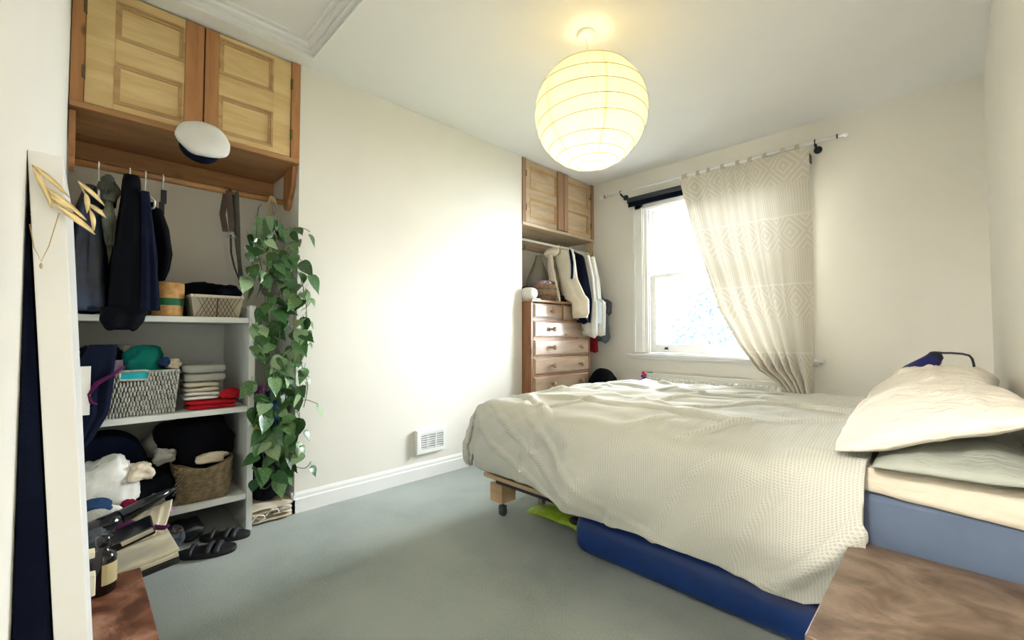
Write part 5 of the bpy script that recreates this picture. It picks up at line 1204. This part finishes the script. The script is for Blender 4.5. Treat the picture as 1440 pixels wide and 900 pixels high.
MB().tube([(0.475, 4.057, 2.316), (1.985, 4.057, 2.316)], 0.011, 10).build('bottom_bar', M['navy'], bd, smooth=True)
MB().box(0.462, 0.469, 4.05, D - .001, 2.345, 2.405).box(1.991, 1.998, 4.05, D - .001, 2.345, 2.405).build('end_bracket', M['darkmetal'], bd)

ct = thing('window_curtain', 'beige woven diamond-pattern curtain swept to the right of the window', 'curtain', (1.9, 4.02, 0.1))
ZC1, ZC0 = 2.43, 0.12
def cxl(z): return interp([(0.12, 1.80), (0.60, 1.835), (0.68, 1.76), (0.76, 1.64), (0.95, 1.50), (1.25, 1.35), (1.65, 1.22), (2.0, 1.12), (2.25, 1.06), (2.43, 1.02)], z)
def cxr(z): return interp([(0.12, 2.02), (0.65, 1.995), (1.6, 2.02), (2.43, 2.005)], z)
FW = 1.35
def cur(u, v):
    z = lerp(ZC1, ZC0, v); a, b_ = cxl(z), cxr(z); comp = (b_ - a) / FW
    # folds bunched towards the left edge at the top
    uu = u + 0.05 * sin(2 * PI * u) * (1 - v)
    x = lerp(a, b_, uu ** 1.0)
    amp = 0.010 + 0.034 * (1 - comp) * sm(v * 2.5 + 0.25)
    ph = 2 * PI * (6.2 * u + 1.6 * u * (1 - u) + 0.55 * nz3(u * 3, v * 1.6, 0, 5))
    y = 3.992 + amp * sin(ph) * (0.35 + 0.65 * (1 - u * 0.55)) + 0.008 * nz3(u * 6, v * 6, 1, 3)
    if z < 0.72: y = y - 0.022 * sm((0.72 - z) / 0.1) 
    x += 0.010 * sin(ph * 1.0 + 1.2) * (1 - comp)
    return (x, min(y, 4.026), z)
MB().grid(cur, 260, 130, uvf=lambda u, v: (u * FW, (1 - v) * 2.31)).build('fabric', M['curtain'], ct, smooth=True, fixn=False)
# tab loops
for k in range(9):
    u = (k + 0.35) / 9; x = lerp(1.02, 2.00, u + 0.01 * sin(k * 2)); w = 0.028 if k else 0.05
    mb = MB(); pts = [(RY - .0155, ZC1 - 0.03)] + [(RY + 0.016 * cos(a), RZc + 0.016 * sin(a)) for a in [PI - PI * i / 8 for i in range(9)]] + [(RY + .0155, ZC1 + 0.0)]
    for (yy, zz) in pts: mb.v += [(x - w / 2, yy, zz), (x + w / 2, yy, zz)]
    for i in range(len(pts) - 1): mb.f.append((2 * i, 2 * i + 1, 2 * i + 3, 2 * i + 2))
    mb.build('tab', M['beigec'], ct, solid=0.002)

# ------------------------------------------------------------------ paper lantern
ln = thing('paper_lantern', 'large round white paper lantern shade glowing on its ceiling cord', 'pendant lamp', (1.405, 2.075, 2.66))
LX, LY, LZ, LR, LH = 1.405, 2.075, 2.205, 0.293, 0.288
MB().lathe(1.373, 2.085, [(0.048, H - .001), (0.050, H - .006), (0.048, H - .026), (0.030, H - .032), (0.008, H - .034)], 28).build('ceiling_rose', M['gloss'], ln, smooth=True)
MB().tube([(1.373, 2.085, H - .03), (1.380, 2.083, 2.58), (1.397, 2.078, 2.52), (1.405, 2.075, 2.44), (1.405, 2.075, 2.26)], 0.0035, 8).build('cord', M['hanger'], ln, smooth=True)
MB().lathe(LX, LY, [(0.018, 2.19), (0.022, 2.20), (0.022, 2.25), (0.012, 2.262)], 20).build('lamp_holder', M['gloss'], ln, smooth=True)
MB().ball((LX, LY, 2.15), (0.030, 0.030, 0.038), 16, 10).build('bulb', M['bulb'], ln, smooth=True)
rz_ = [-0.97, -0.90, -0.80, -0.66, -0.40, -0.20, 0.10, 0.42, 0.72, 0.955]   # rib heights
tilts = [(0.00, 0), (0.02, 1), (0.01, 2), (-0.02, 3), (0.05, 0.6), (0.08, 0.2), (0.03, 0.8), (0.05, 2.5), (0.03, 4), (0.0, 0)]
def ringpt(i, q, sag=1.0):
    h = rz_[i]; ta, tp = tilts[i]; hh = h + ta * cos(q - tp); hh = max(-.985, min(.985, hh))
    r = LR * math.sqrt(1 - hh * hh) * (1 + 0.008 * sin(3 * q + i)); return Vector((LX + r * sag * cos(q), LY + r * sag * sin(q), LZ + LH * hh))
mb = MB(); nq = 72; rowsn = 0
steps = 5
for i in range(len(rz_)):
    for s in range(steps if i < len(rz_) - 1 else 1):
        f = s / steps
        for k in range(nq):
            q = 2 * PI * k / nq; p = ringpt(i, q)
            if s:
                p2 = ringpt(i + 1, q); p = p.lerp(p2, f); d = Vector((p.x - LX, p.y - LY, (p.z - LZ) * LR / LH)); L_ = d.length
                R_ = lerp(L_, LR, 0.75) * (1 + 0.004 * nz3(cos(q) * 5, sin(q) * 5, p.z * 14, 2)); d *= R_ / L_; p = Vector((LX + d.x, LY + d.y, LZ + d.z * LH / LR))
            mb.v.append(tuple(p))
        rowsn += 1
for r in range(rowsn - 1):
    for k in range(nq): k2 = (k + 1) % nq; mb.f.append((r * nq + k, r * nq + k2, (r + 1) * nq + k2, (r + 1) * nq + k))
mb.build('paper_shade', M['paper'], ln, smooth=True, fixn=True)
M['rib'] = plain('bamboo_rib', (0.26, 0.22, 0.08), 0.7)
for i in range(len(rz_)):
    MB().tube([ringpt(i, 2 * PI * k / 60, 1.004) for k in range(61)], 0.0017, 5, caps=False).build('rib', M['rib'], ln, smooth=True)
for q in (0.35, 1.40, 2.45, 3.49, 4.54, 5.59):
    mb = MB()
    def seam(u, v, q=q):
        a = q + (u - 0.5) * 0.034; i = min(len(rz_) - 2, int(v * (len(rz_) - 1))); f = v * (len(rz_) - 1) - i
        p = ringpt(i, a).lerp(ringpt(i + 1, a), f); d = Vector((p.x - LX, p.y - LY, (p.z - LZ) * LR / LH)); k = lerp(d.length, LR, 0.70 if 0.01 < f < 0.99 else 0.0) * 0.985 / d.length
        return (LX + d.x * k, LY + d.y * k, LZ + d.z * k * LH / LR)
    mb.grid(seam, 1, 45).build('paper_seam', M['paper'], ln, smooth=True)
MB().tube([(LX - 0.05, LY, LZ + LH * .955), (LX, LY, LZ + LH * .99), (LX + .05, LY, LZ + LH * .955)], 0.0018, 6).tube([(LX - .06, LY, LZ - LH * .97), (LX + .06, LY, LZ - LH * .97)], 0.0012, 5).build('wire_hanger', M['steel'], ln)

# ------------------------------------------------------------------ bed
BX0, BX1, BY0, BY1 = 0.86, 2.875, 1.835, 3.28
bf = thing('bed_frame', 'low bed frame with plywood edge and wooden block legs on casters', 'bed frame', (1.85, 2.55, 0))
boxo('side_rail', M['ply'], bf, BX0 - .03, BX1, BY0, BY0 + .02, 0.235, 0.257, 0.002)
boxo('side_rail', M['ply'], bf, BX0 - .03, BX1, BY1 - .02, BY1, 0.235, 0.257, 0.002)
boxo('platform', M['blackm'], bf, BX0 - .03, BX1, BY0 + .021, BY1 - .021, 0.225, 0.256)
boxo('base_fabric', M['black'], bf, BX0 + .005, BX1, BY0 + .012, BY1 - .012, 0.258, 0.345, 0.006)
boxo('rail_shade_strip', M['blackm'], bf, BX0 + .02, BX1 - .02, BY0 + .05, BY0 + .09, 0.195, 0.224)  # black strip in place of the shade under the near side rail
for (x, y) in ((0.885, 1.93), (0.885, 3.15), (2.75, 1.98), (2.75, 3.15)):
    lg = boxo('leg', M['ply'], bf, x - .05, x + .05, y - .05, y + .06, 0.090, 0.194, 0.003)
    boxo('leg_block', M['ply'], lg, x - .051, x + .051, y - .051, y + .061, 0.136, 0.139)
    MB().tube([(x, y, 0.09), (x, y, 0.05)], 0.010, 10).tube([(x - .012, y + .005, 0.0235), (x + .012, y + .005, 0.0235)], 0.023, 16).box(x - .018, x + .018, y - .012, y + .018, 0.035, 0.060).build('caster', M['dgreyc'], lg, smooth=False)
o = boxo('under_bed_plank', M['greywood'], None, 0.98, 1.46, 2.03, 2.10, 0.145, 0.185, org=(1.2, 2.05, 0.145))
tag(o, 'grey wooden tray edge under the bed behind the green bag', 'tray'); o['_'] = 0
MB().box(0.98, 1.44, 2.10, 2.45, 0.145, 0.155).box(0.99, 1.02, 2.12, 2.15, 0.0, 0.145).box(1.41, 1.44, 2.12, 2.15, 0.0, 0.145).build('tray_base', M['greywood'], o, org=(1.2, 2.05, 0.145))
o = thing('lime_green_bag', 'flat lime green bag on the floor under the bed', 'bag', (1.15, 2.03, 0.0))
def limef(u, v):
    x = lerp(0.985, 1.42, u); y = lerp(2.03, 2.30, v); z = 0.018 + 0.050 * sin(PI * min(1, v * 1.3 + .12)) * (0.55 + 0.45 * sin(PI * u)) + 0.008 * nz3(x * 12, y * 12, 0, 2); return (x, y, z)
MB().grid(limef, 24, 14).build('bag_body', M['lime'], o, smooth=True, solid=0.012)
MB().ball((1.33, 2.03, 0.075), (0.04, 0.03, 0.018), 12, 8).build('black_buckle', M['blackm'], o, smooth=True)
for x in (1.06, 1.19, 1.30):
    g = MB().lathe(x, 2.06, [(0.03, 0.186), (0.045, 0.190), (0.045, 0.200), (0.02, 0.206)], 18).build('dark_dish', M['blackp'], None, smooth=True, org=(x, 2.06, 0.186)); tag(g, ('leftmost', 'middle', 'rightmost')[(x > 1.1) + (x > 1.25)] + ' of three small dark dishes on the under-bed tray', 'dish', 'dark dishes on the under-bed tray')
# blue rolled mat
bmz = thing('blue_mat_roll', 'long deep blue rolled mat on the floor under the bed edge', 'mat', (2.1, 1.965, 0))
mb = MB()
def roll(u, v):
    x = lerp(1.445, 2.83, u); q = 2 * PI * v; e = lambda w: math.copysign(abs(w) ** 0.82, w)
    r = 0.104 * (1 - 0.25 * max(0, 1 - u * 40) ** 2)
    return (x, 1.968 + 0.112 * e(cos(q)) * r / .104, 0.1055 + r * e(sin(q)) + 0.0006 * sin(x * 30))
mb.grid(roll, 80, 40); mb.f.append(tuple(i * 81 for i in range(40))); mb.f.append(tuple(i * 81 + 80 for i in range(40)))
mb.build('rolled_mat', M['bluemat'], bmz, smooth=True)

o = MB().box(BX0 + .02, BX1, BY0 - .005, BY1 + .005, 0.346, 0.592).build('mattress', M['mattress'], None, bevel=0.035, org=(1.87, 2.55, 0.346)); tag(o, 'thick slate blue mattress showing at the pillow end', 'mattress')
def sheetf(u, v):
    return None
mb = MB()
def shf(u, v):
    # strip of the cream sheet, dipping over the near edge at the head end
    x = lerp(2.46, 2.874, u); w = v
    L_ = 1.5
    s_ = w * L_
    if s_ < 0.045: y, z = BY0 - .018, 0.590 + s_
    elif s_ < 0.085: a = (s_ - .045) / .04 * PI / 2; y, z = BY0 - .018 + .03 * (1 - cos(a)), 0.635 + .018 * sin(a)
    else: y, z = BY0 + 0.012 + (s_ - .085) , 0.653
    z += 0.004 * nz3(x * 14, s_ * 10, 0, 3) - 0.030 * u * (s_ < .085) * (1 - s_ / .085) - 0.0
    return (x, y, z)
mb.grid(shf, 24, 120)
o = mb.build('cream_sheet', M['sheet'], None, smooth=True, solid=0.012, org=(2.6, 2.5, 0.6)); tag(o, 'cream bed sheet over the mattress at the head end', 'sheet')


# duvet in the waffle cover: rounded drape over a box, with pleats
DX0, DX1, DY0, DY1, DT, RR = 0.93, 2.545, 1.845, 3.21, 0.690, 0.115
def hemlen(x):  # cloth below the shoulder on the near side
    return interp([(0.9, 0.385), (1.1, 0.36), (1.29, 0.37), (1.5, 0.40), (1.69, 0.43), (1.85, 0.455), (2.05, 0.475), (2.2, 0.475), (2.42, 0.49), (2.545, 0.40)], x) + 0.012 * sin(x * 11) 
def duv(u, v):
    Lf, Ln, Lb = 0.36, hemlen(DX0 + u * (DX1 - DX0)), 0.30
    px = lerp(DX0 - Lf, DX1, u); py = lerp(DY0 - Ln, DY1 + Lb, v)
    ix = max(DX0, px); iy = min(max(DY0, py), DY1); dx = ix - px; dy = iy - py
    d = hypot(dx, dy); n = (-dx / d if d > 1e-6 else 0, -dy / d if d > 1e-6 else 0)
    # corner: cloth is longer than at the sides, bunch it
    dd = d
    if dx > 0 and dy != 0: dd = d - 0.30 * min(dx, abs(dy))
    cx, cy_ = ix, iy
    # top surface puffiness
    ex = min(px - DX0, 0.35) / 0.35 if px > DX0 else 0; ey = min(min(py - DY0, DY1 - py), 0.35) / 0.35 if DY0 < py < DY1 else 0
    z = DT - 0.030 + 0.034 * sm(ex) ** 0.5 * sm(ey) ** 0.5
    if dd > 0:
        # bulgy quarter ellipse, then hanging
        q = dd / RR
        if q < PI / 2: off = RR * sin(q); z -= RR * (1 - cos(q)) ** 1.0
        else: off = RR + 0.008 * (q - PI / 2); z -= RR + (dd - RR * PI / 2)
        cx += n[0] * off; cy_ += n[1] * off
        # pleats along the side, growing downwards
        s_ = px * 1.0 if abs(n[1]) > abs(n[0]) else py
        g = sm((dd - 0.03) / 0.35)
        w = 0.014 * sin(s_ * 13 + dd * 5 + 2.6 * nz3(s_ * 2, dd * 2, 0, 4)) + 0.075 * nz3(s_ * 3.4 + dd * 2.2, dd * 2.0, 2.2, 6) + 0.018 * nz3(s_ * 8 + dd * 5, dd * 4, 1, 7)
        cx += n[0] * w * g; cy_ += n[1] * w * g
        # the lower part tucks slightly in
        tuck = 0.05 * sm((dd - 0.30) / 0.2) if n[1] < 0 else 0.02 * sm((dd - .3) / .2)
        cx -= n[0] * tuck; cy_ -= n[1] * tuck
    # top creases: long shallow folds running from the foot to the pillow
    g2 = sm(1 - dd / 0.20)
    r1 = 0.020 * nz3(px * 1.6, py * 6.5 + px * 1.2, 0, 9) + 0.006 * nz3(px * 5, py * 14 - px * 4, 0, 12)
    rd_ = 1 - min(1, abs(nz3(px * 1.3 + 0.6, py * 4.0 + 0.9 * px, 0, 15)) * 7); r1 += 0.017 * rd_
    rd2 = 1 - min(1, abs(nz3(px * 3.0, py * 3.4 - 1.5 * px, 3, 18)) * 8); r1 += 0.012 * rd2
    z += r1 * g2
    if dd > 0:
        k_ = (0.013 * (1 - min(1, abs(nz3(px * 4.2 + dd * 3, py * 1.7, 0, 21)) * 5)) + 0.008 * (1 - min(1, abs(nz3(px * 3.2 - dd * 5, dd * 2.4, 4, 25)) * 6))) * sm(dd / .08)
        cx += n[0] * k_; cy_ += n[1] * k_
    return (cx, cy_, max(z, 0.20))
def duvuv(u, v): return (lerp(0, 1.98, u), lerp(0, 2.2, v))
du = MB().grid(duv, 330, 340, uvf=duvuv).build('duvet', M['waffle'], None, smooth=True, fixn=False, org=(1.7, 2.5, 0.6)); tag(du, 'pale waffle-textured duvet draped over the whole bed', 'duvet')
sm_ = du.modifiers.new('solid', 'SOLIDIFY'); sm_.thickness = 0.018; sm_.offset = 1

# pillows
def pillow(name, label, mat, c, dims, eul, seed, pinch=0.10, bend=0.0, group=None):
    m3 = Euler(eul).to_matrix(); L_, W_, T_ = dims; mb = MB()
    def surf(sign):
        def fn(u, v):
            a, b_ = 2 * u - 1, 2 * v - 1
            ea = math.copysign(abs(a) ** 0.85, a); eb = math.copysign(abs(b_) ** 0.85, b_)
            px = ea * (1 - pinch * (1 - eb * eb)) * W_ / 2; py = eb * (1 - pinch * (1 - ea * ea)) * L_ / 2
            cr = 1 - 0.07 * (ea * eb) ** 4; px *= cr; py *= cr
            h = (max(0, 1 - abs(ea) ** 2.4)) ** 0.55 * (max(0, 1 - abs(eb) ** 2.6)) ** 0.55
            wr = 0.10 * nz3(px * 7, py * 7, sign, seed) + 0.09 * (1 - min(1, abs(nz3(px * 9 + 2, py * 5, sign, seed + 3)) * 6))
            z = sign * T_ / 2 * (1.0 if sign > 0 else 0.35) * h * (1 + wr * 1.6) + bend * (px / W_) ** 2 + 0.012 * nz3(px * 5, py * 5, 0, seed + 8)
            return Vector(c) + m3 @ Vector((px, py, z))
        return fn
    mb.grid(surf(1), 48, 60); mb.grid(surf(-1), 48, 60)
    o = mb.build(name, mat, None, smooth=True, org=c)
    bm = bmesh.new(); bm.from_mesh(o.data); bmesh.ops.remove_doubles(bm, verts=bm.verts, dist=1e-4); bmesh.ops.recalc_face_normals(bm, faces=bm.faces); bm.to_mesh(o.data); bm.free()
    return tag(o, label, 'pillow', group)
pillow('pillow', 'grey green pillow lying flat beneath the near cream pillow', M['greypillow'], (2.715, 2.085, 0.676), (0.70, 0.33, 0.13), (0.0, radians(-4), 0), 3, 0.03)
pillow('pillow', 'near cream crinkled pillow on top of the grey pillow', M['pillow'], (2.665, 2.085, 0.768), (0.69, 0.46, 0.19), (0.0, radians(-20), radians(3)), 5, 0.04)
pillow('pillow', 'far cream pillow beside the blue lamp', M['pillow'], (2.655, 2.83, 0.765), (0.68, 0.44, 0.25), (0.0, radians(-20), radians(-4)), 8, 0.05)

# ------------------------------------------------------------------ blue reading lamp behind the far pillow
lp = thing('reading_lamp', 'blue metal reading lamp with curved dark arm behind the far pillow', 'lamp', (2.83, 3.42, 0))
ly = 3.40
MB().lathe(2.80, ly, [(0.11, 0.001), (0.11, 0.012), (0.03, 0.022), (0.012, 0.03)], 24).build('base', M['darkmetal'], lp, smooth=True)
arm = [(2.80, ly, 0.02), (2.80, ly, 0.80), (2.80, ly, 0.885), (2.795, ly, 0.915), (2.785, ly, 0.932), (2.76, ly, 0.940), (2.72, ly, 0.943), (2.69, ly, 0.942), (2.672, ly, 0.945)]
MB().tube(arm, 0.0055, 10).build('arm', M['darkmetal'], lp, smooth=True)
ad = Vector((-0.50, -0.15, -0.80)).normalized(); s0 = Vector((2.672, ly, 0.940))
def cone(prof, n=28):
    mb = MB(); a = ad.cross(Vector((0, 1, 0))).normalized(); b_ = ad.cross(a)
    for (r, h) in prof:
        for k in range(n): q = 2 * PI * k / n; mb.v.append(tuple(s0 + ad * h + (a * cos(q) + b_ * sin(q)) * r))
    for i in range(len(prof) - 1):
        for k in range(n): k2 = (k + 1) % n; mb.f.append((i * n + k, i * n + k2, (i + 1) * n + k2, (i + 1) * n + k))
    return mb
cone([(0.001, -0.008), (0.014, -0.004), (0.030, 0.010), (0.033, 0.030)]).build('shade_cap', M['darkmetal'], lp, smooth=True)
cone([(0.033, 0.028), (0.040, 0.05), (0.075, 0.13), (0.080, 0.16), (0.074, 0.16), (0.036, 0.05)]).build('lamp_shade', M['lampblue'], lp, smooth=True)

# ------------------------------------------------------------------ bedside table
ns = thing('bedside_table', 'worn dark wooden bedside table at the bottom right', 'bedside table', (2.69, 1.46, 0))
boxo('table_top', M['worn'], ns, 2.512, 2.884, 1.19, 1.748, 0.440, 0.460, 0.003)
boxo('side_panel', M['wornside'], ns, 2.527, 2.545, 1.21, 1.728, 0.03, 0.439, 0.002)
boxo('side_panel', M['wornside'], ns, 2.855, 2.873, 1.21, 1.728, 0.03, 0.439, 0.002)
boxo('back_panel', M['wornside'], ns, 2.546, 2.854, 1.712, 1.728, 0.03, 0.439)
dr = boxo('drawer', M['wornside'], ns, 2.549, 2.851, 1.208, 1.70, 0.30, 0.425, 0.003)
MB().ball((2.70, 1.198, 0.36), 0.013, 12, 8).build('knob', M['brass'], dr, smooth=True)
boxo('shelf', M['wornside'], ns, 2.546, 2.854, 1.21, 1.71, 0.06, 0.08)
for (x, y) in ((2.54, 1.23), (2.86, 1.23), (2.54, 1.71), (2.86, 1.71)): boxo('foot', M['wornside'], ns, x - .012, x + .012, y - .015, y + .015, 0.0, 0.029)

# ------------------------------------------------------------------ hallway fill lamp (unseen, added to go with the fill light)
hl_ = thing('hallway_fill_lamp', 'unseen ceiling lamp added in the hallway for fill light', 'lamp', (2.5, -0.85, 2.5))
MB().lathe(2.5, -0.85, [(0.06, 2.499), (0.06, 2.47), (0.02, 2.45), (0.012, 2.36)], 20).build('lamp_base', M['gloss'], hl_, smooth=True)

for o in bpy.data.objects:
    for k in ('_loc', '_'):
        if k in o: del o[k]
